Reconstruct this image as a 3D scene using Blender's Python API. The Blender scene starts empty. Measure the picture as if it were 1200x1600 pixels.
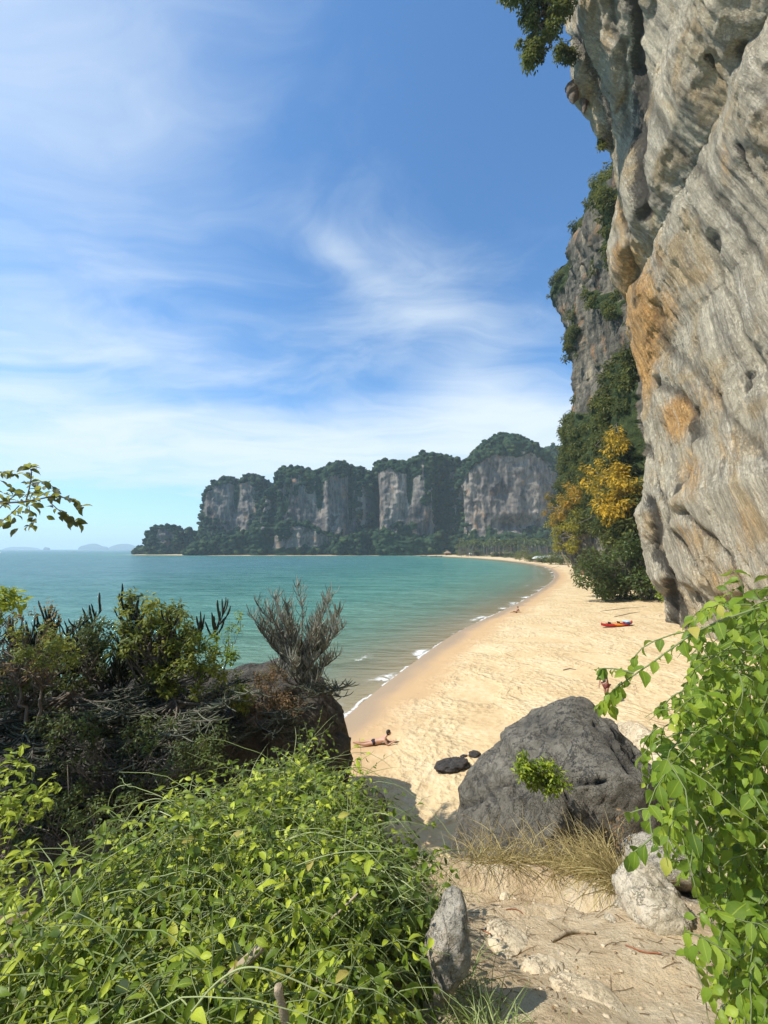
import bpy, math, random
import numpy as np
from mathutils import Matrix, Vector

SC = bpy.context.scene
COL = SC.collection
R = math.radians
rng = np.random.default_rng(7)

# ------------------------------------------------------------------ camera, sky, sun, exposure
F = 650.0                       # focal length in photo pixels (1200 x 1600)
CZ = 8.8                        # camera height above the sea
PITCH = math.atan(58 / F)
CP, SP = math.cos(PITCH), math.sin(PITCH)
cam_d = bpy.data.cameras.new('camera')
cam = bpy.data.objects.new('camera', cam_d)
COL.objects.link(cam)
cam.location = (0, 0, CZ)
cam.rotation_euler = (R(90) + PITCH, 0, 0)
cam_d.sensor_fit = 'VERTICAL'
cam_d.sensor_height = 36
cam_d.lens = 36 * F / 1600
cam_d.clip_start = 0.05
cam_d.clip_end = 80000
SC.camera = cam

SUN_EL = R(51)
SUN_AZ = math.atan2(-0.965, -0.26)          # clockwise from +Y
sun_dir = Vector((math.sin(SUN_AZ) * math.cos(SUN_EL), math.cos(SUN_AZ) * math.cos(SUN_EL), math.sin(SUN_EL)))
sd = bpy.data.lights.new('sun', 'SUN')
sd.energy = 5.0
sd.angle = R(0.5)
sd.color = (1.0, 0.95, 0.86)
sun = bpy.data.objects.new('sun', sd)
COL.objects.link(sun)
sun.location = (-40, -10, 60)
sun.rotation_euler = sun_dir.to_track_quat('Z', 'Y').to_euler()

SC.view_settings.view_transform = 'Standard'
SC.view_settings.look = 'None'
SC.view_settings.exposure = 0.36
SC.view_settings.gamma = 1.0
SC.view_settings.use_curve_mapping = False
SC.render.engine = 'CYCLES'
cy = SC.cycles
cy.max_bounces = 7
cy.diffuse_bounces = 3
cy.glossy_bounces = 2
cy.transmission_bounces = 4
cy.transparent_max_bounces = 12
cy.volume_bounces = 1
cy.caustics_reflective = False
cy.caustics_refractive = False
cy.use_denoising = True


class NT:
    """tiny helper for node trees"""
    def __init__(s, tree):
        s.t = tree
        s.t.nodes.clear()

    def node(s, typ, **kw):
        n = s.t.nodes.new(typ)
        for k, v in kw.items():
            setattr(n, k, v)
        return n

    def put(s, sock, v):
        if v is None:
            return
        if isinstance(v, bpy.types.NodeSocket):
            s.t.links.new(v, sock)
        elif isinstance(v, (tuple, list)) and sock.type == 'RGBA' and len(v) == 3:
            sock.default_value = (*v, 1)
        else:
            sock.default_value = v

    def math(s, op, a, b=None, c=None, clamp=False):
        n = s.node('ShaderNodeMath', operation=op, use_clamp=clamp)
        for i, v in enumerate((a, b, c)):
            s.put(n.inputs[i], v)
        return n.outputs[0]

    def vmath(s, op, a, b=None):
        n = s.node('ShaderNodeVectorMath', operation=op)
        s.put(n.inputs[0], a)
        s.put(n.inputs[1], b)
        return n.outputs[0]

    def xyz(s, x, y, z):
        n = s.node('ShaderNodeCombineXYZ')
        for i, v in enumerate((x, y, z)):
            s.put(n.inputs[i], v)
        return n.outputs[0]

    def sep(s, v):
        n = s.node('ShaderNodeSeparateXYZ')
        s.put(n.inputs[0], v)
        return n.outputs

    def pos(s):
        return s.node('ShaderNodeNewGeometry').outputs['Position']

    def obj(s):
        return s.node('ShaderNodeTexCoord').outputs['Object']

    def attr(s, name):
        return s.node('ShaderNodeAttribute', attribute_name=name).outputs['Fac']

    def scale(s, v, k):
        n = s.node('ShaderNodeMapping')
        s.put(n.inputs[0], v)
        n.inputs['Scale'].default_value = k if isinstance(k, tuple) else (k, k, k)
        return n.outputs[0]

    def noise(s, v, scale, detail=4, rough=0.55, dist=0.0):
        n = s.node('ShaderNodeTexNoise')
        s.put(n.inputs['Vector'], v)
        s.put(n.inputs['Scale'], scale)
        s.put(n.inputs['Detail'], detail)
        s.put(n.inputs['Roughness'], rough)
        s.put(n.inputs['Distortion'], dist)
        return n.outputs['Fac']

    def voro(s, v, scale, feature='F1', rand=1.0):
        n = s.node('ShaderNodeTexVoronoi', feature=feature)
        s.put(n.inputs['Vector'], v)
        s.put(n.inputs['Scale'], scale)
        s.put(n.inputs['Randomness'], rand)
        return n.outputs['Distance']

    def step(s, v, a, b):
        n = s.node('ShaderNodeMapRange', interpolation_type='SMOOTHSTEP')
        s.put(n.inputs[0], v)
        s.put(n.inputs[1], a)
        s.put(n.inputs[2], b)
        return n.outputs[0]

    def crease(s, v, scale, width, detail=5, rough=.6, dist=.4):
        a = s.noise(v, scale, detail, rough, dist)
        return s.step(s.math('ABSOLUTE', s.math('SUBTRACT', a, .5)), width, 0.0)

    def mix(s, a, b, f):
        n = s.node('ShaderNodeMix', data_type='RGBA')
        s.put(n.inputs[0], f)
        s.put(n.inputs[6], a)
        s.put(n.inputs[7], b)
        return n.outputs[2]

    def ramp(s, f, stops):
        n = s.node('ShaderNodeValToRGB')
        e = n.color_ramp.elements
        while len(e) < len(stops):
            e.new(0.5)
        for el, (p, c) in zip(e, stops):
            el.position = p
            el.color = (*c, 1)
        s.put(n.inputs[0], f)
        return n.outputs[0]

    def bump(s, h, strength, dist, normal=None):
        n = s.node('ShaderNodeBump')
        s.put(n.inputs['Strength'], strength)
        s.put(n.inputs['Distance'], dist)
        s.put(n.inputs['Height'], h)
        s.put(n.inputs['Normal'], normal)
        return n.outputs[0]

    def bsdf(s, col, rough=0.8, normal=None, spec=0.3, **kw):
        n = s.node('ShaderNodeBsdfPrincipled')
        s.put(n.inputs['Base Color'], col)
        s.put(n.inputs['Roughness'], rough)
        s.put(n.inputs['Specular IOR Level'], spec)
        s.put(n.inputs['Normal'], normal)
        for k, v in kw.items():
            s.put(n.inputs[k], v)
        return n.outputs[0]

    def mixs(s, a, b, f):
        n = s.node('ShaderNodeMixShader')
        s.put(n.inputs[0], f)
        s.t.links.new(a, n.inputs[1])
        s.t.links.new(b, n.inputs[2])
        return n.outputs[0]

    def out(s, sh):
        o = s.node('ShaderNodeOutputMaterial')
        s.t.links.new(sh, o.inputs[0])


def material(name):
    m = bpy.data.materials.new(name)
    m.use_nodes = True
    return m, NT(m.node_tree)


# world -----------------------------------------------------------------
world = bpy.data.worlds.new('World')
SC.world = world
world.use_nodes = True
w = NT(world.node_tree)
sky = w.node('ShaderNodeTexSky', sky_type='NISHITA', sun_disc=False, sun_elevation=SUN_EL,
             sun_rotation=SUN_AZ % (2 * math.pi), altitude=0.0, air_density=1.0, dust_density=0.6, ozone_density=3.0)
gen = w.node('ShaderNodeTexCoord').outputs['Generated']
dx, dy, dz = w.sep(gen)
az = w.math('MULTIPLY', w.math('ARCTAN2', dx, dy), 57.2958)
el = w.math('MULTIPLY', w.math('ARCSINE', dz), 57.2958)
zc = w.math('ADD', w.math('MAXIMUM', dz, 0.0), 0.10)
cx_ = w.math('DIVIDE', dx, zc)
cy_ = w.math('DIVIDE', dy, zc)
cp = w.xyz(cx_, cy_, 0.0)
rot = w.node('ShaderNodeMapping')
w.put(rot.inputs[0], cp)
rot.inputs['Rotation'].default_value = (0, 0, R(-24))
rot.inputs['Scale'].default_value = (0.55, 1.25, 1)
warp = w.node('ShaderNodeTexNoise')
w.put(warp.inputs['Vector'], cp)
warp.inputs['Scale'].default_value = 0.9
warp.inputs['Detail'].default_value = 3
wv = w.vmath('ADD', rot.outputs[0], w.vmath('MULTIPLY', w.vmath('SUBTRACT', warp.outputs['Color'], (0.5, 0.5, 0.5)), (1.3, 0.9, 0)))
n_big = w.noise(wv, 0.75, 3, 0.5)
n_fine = w.noise(wv, 1.9, 11, 0.62, 0.25)


def blob(a0, e0, ra, re, tilt=0.0):
    """soft patch of sky centred on azimuth a0, elevation e0 (degrees)"""
    t = math.radians(tilt)
    da = w.math('SUBTRACT', az, a0)
    de = w.math('SUBTRACT', el, e0)
    u = w.math('ADD', w.math('MULTIPLY', da, math.cos(t) / ra), w.math('MULTIPLY', de, math.sin(t) / ra))
    v = w.math('ADD', w.math('MULTIPLY', da, -math.sin(t) / re), w.math('MULTIPLY', de, math.cos(t) / re))
    r2 = w.math('ADD', w.math('MULTIPLY', u, u), w.math('MULTIPLY', v, v))
    return w.math('EXPONENT', w.math('MULTIPLY', r2, -1.0))


def addn(*a):
    r = a[0]
    for b in a[1:]:
        r = w.math('ADD', r, b)
    return r


cover = addn(
    w.math('MULTIPLY', blob(11, 25, 18, 8, -42), 0.27),
    w.math('MULTIPLY', blob(20, 17, 17, 9, -20), 0.25),
    w.math('MULTIPLY', blob(-6, 36.5, 7, 2.2, -25), 0.22),
    w.math('MULTIPLY', blob(-42, 42, 28, 22, 0), 0.31),
    w.math('MULTIPLY', blob(-30, 23, 24, 3.0, 4), 0.20),
    w.math('MULTIPLY', blob(-20, 14, 44, 5.5, 2), 0.50),
    w.math('MULTIPLY', blob(-20, 9, 44, 5.0, 2), 0.30),
    w.math('MULTIPLY', blob(-110, 30, 45, 25, 0), 0.22),
    w.math('MULTIPLY', blob(140, 30, 60, 20, 0), 0.22),
)
cl = w.math('ADD', w.math('MULTIPLY', n_fine, 0.92), w.math('MULTIPLY', n_big, 0.38))
cl = w.math('ADD', cl, cover)
cmask = w.math('MULTIPLY', w.step(cl, 0.64, 1.38), 0.88)
low = w.math('EXPONENT', w.math('MULTIPLY', w.math('MAXIMUM', el, 0.0), -1 / 7.0))
cmask = w.math('MAXIMUM', w.math('MAXIMUM', cmask, 0.0), w.math('MULTIPLY', low, 0.75))
skyc = w.mix(sky.outputs[0], (0.82, 1.24, 1.48), 1.0)
skyc.node.blend_type = 'MULTIPLY'
cloud_col = w.mix((6.0, 6.7, 7.2), (4.6, 6.2, 7.1), w.step(el, 14.0, 2.0))
sky_final = w.mix(skyc, cloud_col, cmask)
bg = w.node('ShaderNodeBackground')
w.put(bg.inputs[0], sky_final)
bg.inputs[1].default_value = 0.118
wo = w.node('ShaderNodeOutputWorld')
w.t.links.new(bg.outputs[0], wo.inputs[0])


# ------------------------------------------------------------------ numpy helpers
_T = rng.random(512).astype(np.float32) * 2 - 1
_P = np.concatenate([rng.permutation(256)] * 3).astype(np.int32)


def vnoise(p):
    p = np.asarray(p, dtype=np.float64)
    i = np.floor(p).astype(np.int64)
    f = (p - i)
    f = f * f * f * (f * (f * 6 - 15) + 10)
    i = (i & 255).astype(np.int32)
    x, y, z = i[..., 0], i[..., 1], i[..., 2]
    fx, fy, fz = f[..., 0], f[..., 1], f[..., 2]

    def h(a, b, c):
        return _T[_P[_P[_P[(x + a) & 255] + ((y + b) & 255)] + ((z + c) & 255)]]
    x00 = h(0, 0, 0) * (1 - fx) + h(1, 0, 0) * fx
    x10 = h(0, 1, 0) * (1 - fx) + h(1, 1, 0) * fx
    x01 = h(0, 0, 1) * (1 - fx) + h(1, 0, 1) * fx
    x11 = h(0, 1, 1) * (1 - fx) + h(1, 1, 1) * fx
    y0 = x00 * (1 - fy) + x10 * fy
    y1 = x01 * (1 - fy) + x11 * fy
    return y0 * (1 - fz) + y1 * fz


def fbm(p, octv=4, gain=0.5, lac=2.07):
    p = np.asarray(p, dtype=np.float64)
    a, s, t = 1.0, 0.0, 0.0
    for k in range(octv):
        s = s + a * vnoise(p + 17.3 * k)
        t += a
        a *= gain
        p = p * lac
    return s / t


def ridged(p, octv=4, gain=0.5):
    p = np.asarray(p, dtype=np.float64)
    a, s, t = 1.0, 0.0, 0.0
    for k in range(octv):
        s = s + a * (1 - 2 * np.abs(vnoise(p + 31.7 * k)))
        t += a
        a *= gain
        p = p * 2.1
    return s / t


def sstep(x, a, b):
    t = np.clip((x - a) / (b - a), 0, 1)
    return t * t * (3 - 2 * t)


def V3(*a):
    return np.stack(np.broadcast_arrays(*[np.asarray(v, dtype=np.float64) for v in a]), -1)


def nrm(v):
    return v / np.maximum(np.linalg.norm(v, axis=-1, keepdims=True), 1e-9)


def ray(px, py):
    a = (px - 600) / F
    b = (800 - py) / F
    return np.array([a, CP - b * SP, SP + b * CP])


def at(px, py, Y):
    """point of the place seen in the photo at (px, py), Y metres ahead"""
    d = ray(px, py)
    return np.array([0, 0, CZ]) + d * (Y / d[1])


def on(px, py, z):
    d = ray(px, py)
    return np.array([0, 0, CZ]) + d * ((z - CZ) / d[2])


def proj(P):
    x, y, z = P[..., 0], P[..., 1], P[..., 2] - CZ
    dep = y * CP + z * SP
    dep = np.where(dep < 0.01, 0.01, dep)
    up = -y * SP + z * CP
    return 600 + F * x / dep, 800 - F * up / dep


def link(o, parent=None):
    COL.objects.link(o)
    if parent is not None:
        o.parent = parent
    return o


def tag(o, label=None, cat=None, group=None, kind=None):
    if label:
        o['label'] = label
    if cat:
        o['category'] = cat
    if group:
        o['group'] = group
    if kind:
        o['kind'] = kind
    return o


def make_mesh(name, V, faces, mat=None, attrs=None, smooth=True):
    V = np.asarray(V, dtype=np.float32).reshape(-1, 3)
    if isinstance(faces, np.ndarray):
        faces = [faces]
    faces = [f for f in faces if len(f)]
    me = bpy.data.meshes.new(name)
    me.vertices.add(len(V))
    me.vertices.foreach_set('co', V.ravel())
    loops = np.concatenate([f.ravel() for f in faces]).astype(np.int32)
    tot = np.concatenate([np.full(len(f), f.shape[1]) for f in faces]).astype(np.int32)
    st = np.concatenate([[0], np.cumsum(tot)[:-1]]).astype(np.int32)
    me.loops.add(len(loops))
    me.loops.foreach_set('vertex_index', loops)
    me.polygons.add(len(tot))
    me.polygons.foreach_set('loop_start', st)
    me.polygons.foreach_set('use_smooth', np.full(len(tot), smooth))
    for k, a in (attrs or {}).items():
        at_ = me.attributes.new(k, 'FLOAT', 'POINT')
        at_.data.foreach_set('value', np.asarray(a, dtype=np.float32).ravel())
    me.update(calc_edges=True)
    if mat:
        me.materials.append(mat)
    return me


def obj(name, V, faces, mat, parent=None, attrs=None, smooth=True, origin=None):
    V = np.asarray(V, dtype=np.float64).reshape(-1, 3)
    o = None
    if origin is not None:
        V = V - np.asarray(origin)
    me = make_mesh(name, V, faces, mat, attrs, smooth)
    o = bpy.data.objects.new(name, me)
    if origin is not None:
        o.location = tuple(origin)
    return link(o, parent)


def empty(name, loc, rz=0.0):
    o = bpy.data.objects.new(name, None)
    o.empty_display_size = 0.2
    o.location = tuple(loc)
    o.rotation_euler = (0, 0, rz)
    return link(o)


def copy_tree(o, parent=None):
    c = o.copy()
    COL.objects.link(c)
    c.parent = parent
    for ch in list(o.children):
        copy_tree(ch, c)
    return c


def grid_faces(nr, nc, wrap=False):
    r = np.arange(nr - 1)[:, None]
    c = np.arange(nc if wrap else nc - 1)[None, :]
    c2 = (c + 1) % nc
    return np.stack([r * nc + c, r * nc + c2, (r + 1) * nc + c2, (r + 1) * nc + c], -1).reshape(-1, 4)


def grid_normals(P, wrap=False):
    du = np.gradient(P, axis=1)
    dv = np.gradient(P, axis=0)
    return nrm(np.cross(du, dv))


class Acc:
    """collects pieces into one mesh"""
    def __init__(s):
        s.V, s.Fc, s.A, s.n = [], [], [], 0

    def add(s, V, faces, a=None):
        V = np.asarray(V, dtype=np.float64).reshape(-1, 3)
        if isinstance(faces, np.ndarray):
            faces = [faces]
        for f in faces:
            s.Fc.append(np.asarray(f) + s.n)
        s.V.append(V)
        s.A.append(np.broadcast_to(np.asarray(0.5 if a is None else a, dtype=np.float64), (len(V),)))
        s.n += len(V)

    def obj(s, name, mat, parent=None, smooth=True, origin=None, attr='tint'):
        q = [f for f in s.Fc if f.shape[1] == 4]
        t = [f for f in s.Fc if f.shape[1] == 3]
        fc = ([np.concatenate(q)] if q else []) + ([np.concatenate(t)] if t else [])
        return obj(name, np.concatenate(s.V), fc, mat, parent, {attr: np.concatenate(s.A)}, smooth, origin)


# leaf templates: x side, y length, z up
LEAF_HI = (np.array([[0, 0, 0], [-.17, .18, .09], [0, .2, .01], [.17, .18, .09], [-.25, .45, .13], [0, .47, .01], [.25, .45, .13],
                     [-.17, .72, .06], [0, .74, -.04], [.17, .72, .06], [0, 1.0, -.2]]),
           np.array([[1, 2, 5, 4], [2, 3, 6, 5], [4, 5, 8, 7], [5, 6, 9, 8]]),
           np.array([[0, 2, 1], [0, 3, 2], [7, 8, 10], [8, 9, 10]]))
LEAF_LO = (np.array([[0, 0, 0], [-.22, .45, .06], [0, 1, -.08], [.22, .45, .06]]), None,
           np.array([[0, 2, 1], [0, 3, 2]]))
LEAF_MID = (np.array([[0, 0, 0], [-.2, .3, .06], [0, .4, -.01], [.2, .3, .06], [-.15, .7, .03], [.15, .7, .03], [0, 1, -.1]]), 
            np.array([[1, 2, 6, 4], [2, 3, 5, 6]]), np.array([[0, 2, 1], [0, 3, 2]]))


def frames(D, N):
    D = nrm(D)
    S = nrm(np.cross(D, N))
    N2 = np.cross(S, D)
    return S, D, N2


def leaves(P, D, N, size, tpl, width=1.0):
    S, D, N2 = frames(D, N)
    T, q, t = tpl
    size = np.broadcast_to(size, (len(P),))[:, None, None]
    V = P[:, None] + size * (T[None, :, 0:1] * S[:, None] * width + T[None, :, 1:2] * D[:, None] + T[None, :, 2:3] * N2[:, None])
    off = (np.arange(len(P)) * len(T))[:, None, None]
    fs = []
    if q is not None:
        fs.append((q[None] + off).reshape(-1, 4))
    if t is not None:
        fs.append((t[None] + off).reshape(-1, 3))
    return V.reshape(-1, 3), fs, len(T)


def tubes(P, rad, sides=4):
    """P (n,k,3) polylines, rad (n,k)"""
    P = np.asarray(P, dtype=np.float64)
    n, k = P.shape[:2]
    rad = np.broadcast_to(rad, (n, k))
    T = nrm(np.gradient(P, axis=1))
    ref = np.where(np.abs(T[..., 2:3]) > 0.9, np.array([1.0, 0.1, 0]), np.array([0.05, 0, 1.0]))
    A = nrm(np.cross(T, ref))
    B = np.cross(T, A)
    ang = np.arange(sides) * 2 * math.pi / sides
    V = P[:, :, None] + rad[:, :, None, None] * (np.cos(ang)[:, None] * A[:, :, None] + np.sin(ang)[:, None] * B[:, :, None])
    f = grid_faces(k, sides, True)[None] + (np.arange(n) * k * sides)[:, None, None]
    return V.reshape(-1, 3), f.reshape(-1, 4)


def ribbons(P, wid):
    P = np.asarray(P, dtype=np.float64)
    n, k = P.shape[:2]
    T = nrm(np.gradient(P, axis=1))
    S = nrm(np.cross(T, rng.normal(size=(n, 1, 3)) * .5 + np.array([0, -0.6, 0.5])))
    wid = np.broadcast_to(wid, (n, k))[..., None]
    V = np.stack([P - S * wid, P + S * wid], 2)
    f = grid_faces(k, 2)[None] + (np.arange(n) * k * 2)[:, None, None]
    return V.reshape(-1, 3), f.reshape(-1, 4)


def ico(sub):
    import bmesh
    bm = bmesh.new()
    bmesh.ops.create_icosphere(bm, subdivisions=sub, radius=1.0)
    V = np.array([v.co[:] for v in bm.verts])
    fc = np.array([[v.index for v in f.verts] for f in bm.faces])
    bm.free()
    return V, fc


ICO = {k: ico(k) for k in (1, 2, 3, 4, 5, 6)}


def dist_poly(px, py, pts):
    """distance in pixels to a polyline of photo points"""
    d = np.full(np.shape(px), 1e9)
    for (x0, y0), (x1, y1) in zip(pts[:-1], pts[1:]):
        vx, vy = x1 - x0, y1 - y0
        t = np.clip(((px - x0) * vx + (py - y0) * vy) / (vx * vx + vy * vy + 1e-9), 0, 1)
        d = np.minimum(d, np.hypot(px - x0 - t * vx, py - y0 - t * vy))
    return d


def in_poly(px, py, pts):
    c = np.zeros(np.shape(px), dtype=bool)
    n = len(pts)
    for i in range(n):
        x0, y0 = pts[i]
        x1, y1 = pts[(i + 1) % n]
        cond = ((y0 > py) != (y1 > py)) & (px < (x1 - x0) * (py - y0) / (y1 - y0 + 1e-12) + x0)
        c ^= cond
    return c


def rock_from_outline(pts, Y0, depth, sub=5, seed=0, amp=0.06, freq=1.5, cuts=10, cracks=(), crack_w=5, crack_d=.08, flat=0.5, octv=6):
    """solid rock whose outline as seen from the path is pts (photo pixels); real thickness `depth` (metres)"""
    Q = np.array([at(x, y, Y0) for x, y in pts])
    c = Q.mean(0)
    ang = np.arctan2(Q[:, 2] - c[2], Q[:, 0] - c[0])
    rad = np.hypot(Q[:, 2] - c[2], Q[:, 0] - c[0])
    o = np.argsort(ang)
    ang, rad = ang[o], rad[o]
    ang = np.concatenate([[ang[-1] - 2 * math.pi], ang, [ang[0] + 2 * math.pi]])
    rad = np.concatenate([[rad[-1]], rad, [rad[0]]])
    S, fc = ICO[sub]
    r_ = np.random.default_rng(seed)
    D = S.copy()
    for _ in range(cuts):
        n = nrm(r_.normal(size=3) * np.array([1, 1.6, 1]))
        h = r_.uniform(.72, .93)
        d = D @ n
        D = D - np.clip(d - h, 0, None)[:, None] * n * 0.85
    phi = np.arctan2(D[:, 2], D[:, 0])
    rr = np.hypot(D[:, 0], D[:, 2])
    rr = rr ** flat / max(1e-9, (rr ** flat).max())
    Ro = np.interp(phi, ang, rad)
    V = V3(c[0] + Ro * rr * np.cos(phi), c[1] + D[:, 1] * depth, c[2] + Ro * rr * np.sin(phi))
    n = nrm(V - c)
    size = rad.mean()
    q = (V + seed * 7.7) * freq / max(size, .1)
    disp = amp * size * (fbm(q * 1.6, octv, .55) + 0.7 * (ridged(q * 2.6, octv, .5) - .3))
    V = V + n * disp[:, None]
    fine = size * amp * .22 * ridged(V * (9 / size) + seed, 4)
    V = V + n * fine[:, None]
    cav = np.clip(-disp / (amp * size), 0, 1)
    if len(cracks):
        px, py = proj(V)
        jx = px + 5 * fbm(V * 6 / size, 3)
        for line in cracks:
            d = dist_poly(jx, py, line)
            g = np.exp(-(d / crack_w) ** 2) * (V[:, 1] < c[1] + depth * .3)
            V = V - n * (g * crack_d)[:, None]
            cav = np.maximum(cav, g)
    return V, fc, cav, c


# ------------------------------------------------------------------ materials
def rock_mat(name, cols, scale=1.0, bump=.5, bd=.05, spec=.25, streak=None, dark=(.05, .048, .045), white=None):
    m, n = material(name)
    p = n.pos()
    if streak:
        p = n.scale(p, streak)
    a = n.noise(p, .9 * scale, 8, .6, .4)
    b = n.noise(p, 5 * scale, 8, .65)
    f = n.noise(n.pos(), 28 * scale, 6, .7)
    mix_ = n.math('ADD', n.math('MULTIPLY', a, .6), n.math('MULTIPLY', b, .4))
    col = n.ramp(mix_, [(.3 + .4 * i / (len(cols) - 1), c) for i, c in enumerate(cols)])
    col = n.mix(col, dark, n.math('MULTIPLY', n.step(n.attr('cav'), .15, .9), .7))
    if white:
        col = n.mix(col, white, n.math('MULTIPLY', n.step(n.noise(n.pos(), 3.3 * scale, 8, .75), .58, .72), .8))
    v = n.mix(col, n.mix(col, dark, .55), n.step(f, .5, .68))
    k1 = n.crease(n.pos(), 1.1 * scale, .012, 6, .65)
    k2 = n.crease(p, 3.1 * scale, .02, 6, .65)
    v = n.mix(v, dark, n.math('MULTIPLY', n.math('MAXIMUM', n.math('MULTIPLY', k1, .9), n.math('MULTIPLY', k2, .4)), .6))
    h = n.math('ADD', n.math('MULTIPLY', b, .9), n.math('MULTIPLY', f, .45))
    h = n.math('SUBTRACT', h, n.math('ADD', n.math('MULTIPLY', k1, .35), n.math('MULTIPLY', k2, .15)))
    n.out(n.bsdf(v, .85, n.bump(h, bump, bd), spec))
    return m


def leaf_mat(name, dark, mid, light, trans=.35, rough=.42, spec=.4, dry=None):
    m, n = material(name)
    t = n.attr('tint')
    rnd = n.node('ShaderNodeObjectInfo').outputs['Random']
    t2 = n.math('ADD', t, n.math('MULTIPLY', n.math('SUBTRACT', rnd, .5), .25), clamp=True)
    nz = n.noise(n.obj(), 35, 3, .6)
    t3 = n.math('ADD', t2, n.math('MULTIPLY', n.math('SUBTRACT', nz, .5), .3), clamp=True)
    stops = [(0.0, dark), (.5, mid), (.93, light)]
    if dry:
        stops.append((1.0, dry))
    c = n.ramp(t3, stops)
    c = n.mix(c, light, n.math('MULTIPLY', n.step(n.attr('rib'), .90, .99), .7))
    pr = n.bsdf(c, rough, n.bump(nz, .25, .01), spec)
    tr = n.node('ShaderNodeBsdfTranslucent')
    n.put(tr.inputs[0], n.mix(c, (1.0, 1.0, .25), .25))
    n.out(n.mixs(pr, tr.outputs[0], trans))
    return m


def plain_mat(name, col, rough=.6, spec=.3, var=.25, sc=8, bump=0.0):
    m, n = material(name)
    a = n.noise(n.obj(), sc, 5, .6)
    d = tuple(c * (1 - var) for c in col)
    l = tuple(min(1, c * (1 + var)) for c in col)
    c = n.mix(d, l, a)
    n.out(n.bsdf(c, rough, n.bump(a, bump, .02) if bump else None, spec))
    return m


# the near wall: grey and cream limestone, ochre stains, black seeps
m_wall, n = material('limestone_wall')
p = n.pos()
X, Y, Z = n.sep(p)
along = n.math('ADD', n.math('MULTIPLY', Y, .96), n.math('MULTIPLY', Z, -.36))
sp = n.xyz(along, n.math('MULTIPLY', X, .35), n.math('MULTIPLY', Z, .07))
s1 = n.noise(sp, .75, 9, .66, .08)
s2 = n.noise(sp, 3.4, 9, .7, .0)
s3 = n.noise(p, .23, 6, .55, .8)
f1 = n.noise(p, 3.4, 10, .72)
f2 = n.noise(n.xyz(along, n.math('MULTIPLY', X, .5), n.math('MULTIPLY', Z, .4)), 7, 8, .7)
base = n.ramp(n.math('ADD', n.math('MULTIPLY', s1, .6), n.math('MULTIPLY', s2, .4)),
              [(.30, (.10, .095, .09)), (.40, (.30, .285, .25)), (.47, (.49, .465, .40)), (.57, (.60, .565, .47)), (.70, (.74, .70, .60))])
base = n.mix(base, (.50, .37, .19), n.math('MULTIPLY', n.step(s3, .46, .64), .6))
och = n.attr('ochre')
ocol = n.ramp(n.math('ADD', n.math('MULTIPLY', s2, .5), n.math('MULTIPLY', f1, .5)), [(.35, (.34, .16, .05)), (.5, (.60, .33, .10)), (.65, (.74, .56, .29))])
base = n.mix(base, ocol, n.math('MULTIPLY', n.step(n.math('ADD', och, n.math('MULTIPLY', n.math('SUBTRACT', s2, .5), 1.2)), .25, .75), .85))
base = n.mix(base, (.80, .77, .70), n.math('MULTIPLY', n.step(n.noise(sp, 1.3, 9, .7, .1), .57, .68), .7))
seep_and_dark = n.attr('seep_and_dark')
base = n.mix(base, (.035, .034, .033), n.math('MULTIPLY', n.step(n.math('ADD', seep_and_dark, n.math('MULTIPLY', n.math('SUBTRACT', f2, .5), 1.3)), .35, .8), .85))
base = n.mix(base, n.mix(base, (.08, .07, .06), .5), n.step(f1, .56, .72))
c1 = n.crease(sp, 1.1, .012, 8, .68, .1)
c2 = n.crease(sp, 4.0, .022, 8, .7, .05)
c3 = n.crease(p, .75, .008, 9, .7, .6)
c4 = n.crease(p, 2.6, .02, 8, .7, .4)
patchy = n.step(n.noise(p, .35, 4, .6), .40, .62)
ck = n.math('MAXIMUM', n.math('MULTIPLY', c1, .8), n.math('MAXIMUM', n.math('MULTIPLY', n.math('MULTIPLY', c4, patchy), .75), n.math('MULTIPLY', n.math('MAXIMUM', c3, n.math('MULTIPLY', c2, .5)), .8)))
base = n.mix(base, (.09, .072, .05), n.math('MULTIPLY', ck, .5))
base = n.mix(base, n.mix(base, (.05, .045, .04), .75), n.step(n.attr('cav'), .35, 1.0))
base = n.mix(base, (1.15, 1.07, .93), 1.0)
base.node.blend_type = 'MULTIPLY'
h = n.math('ADD', n.math('MULTIPLY', f1, .6), n.math('MULTIPLY', f2, .5))
h = n.math('ADD', h, n.math('MULTIPLY', n.noise(sp, 9, 8, .7), .45))
h = n.math('SUBTRACT', n.math('MULTIPLY', h, 1.3), n.math('MULTIPLY', ck, .8))
n.out(n.bsdf(base, .8, n.bump(h, .9, .45), .25))

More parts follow.
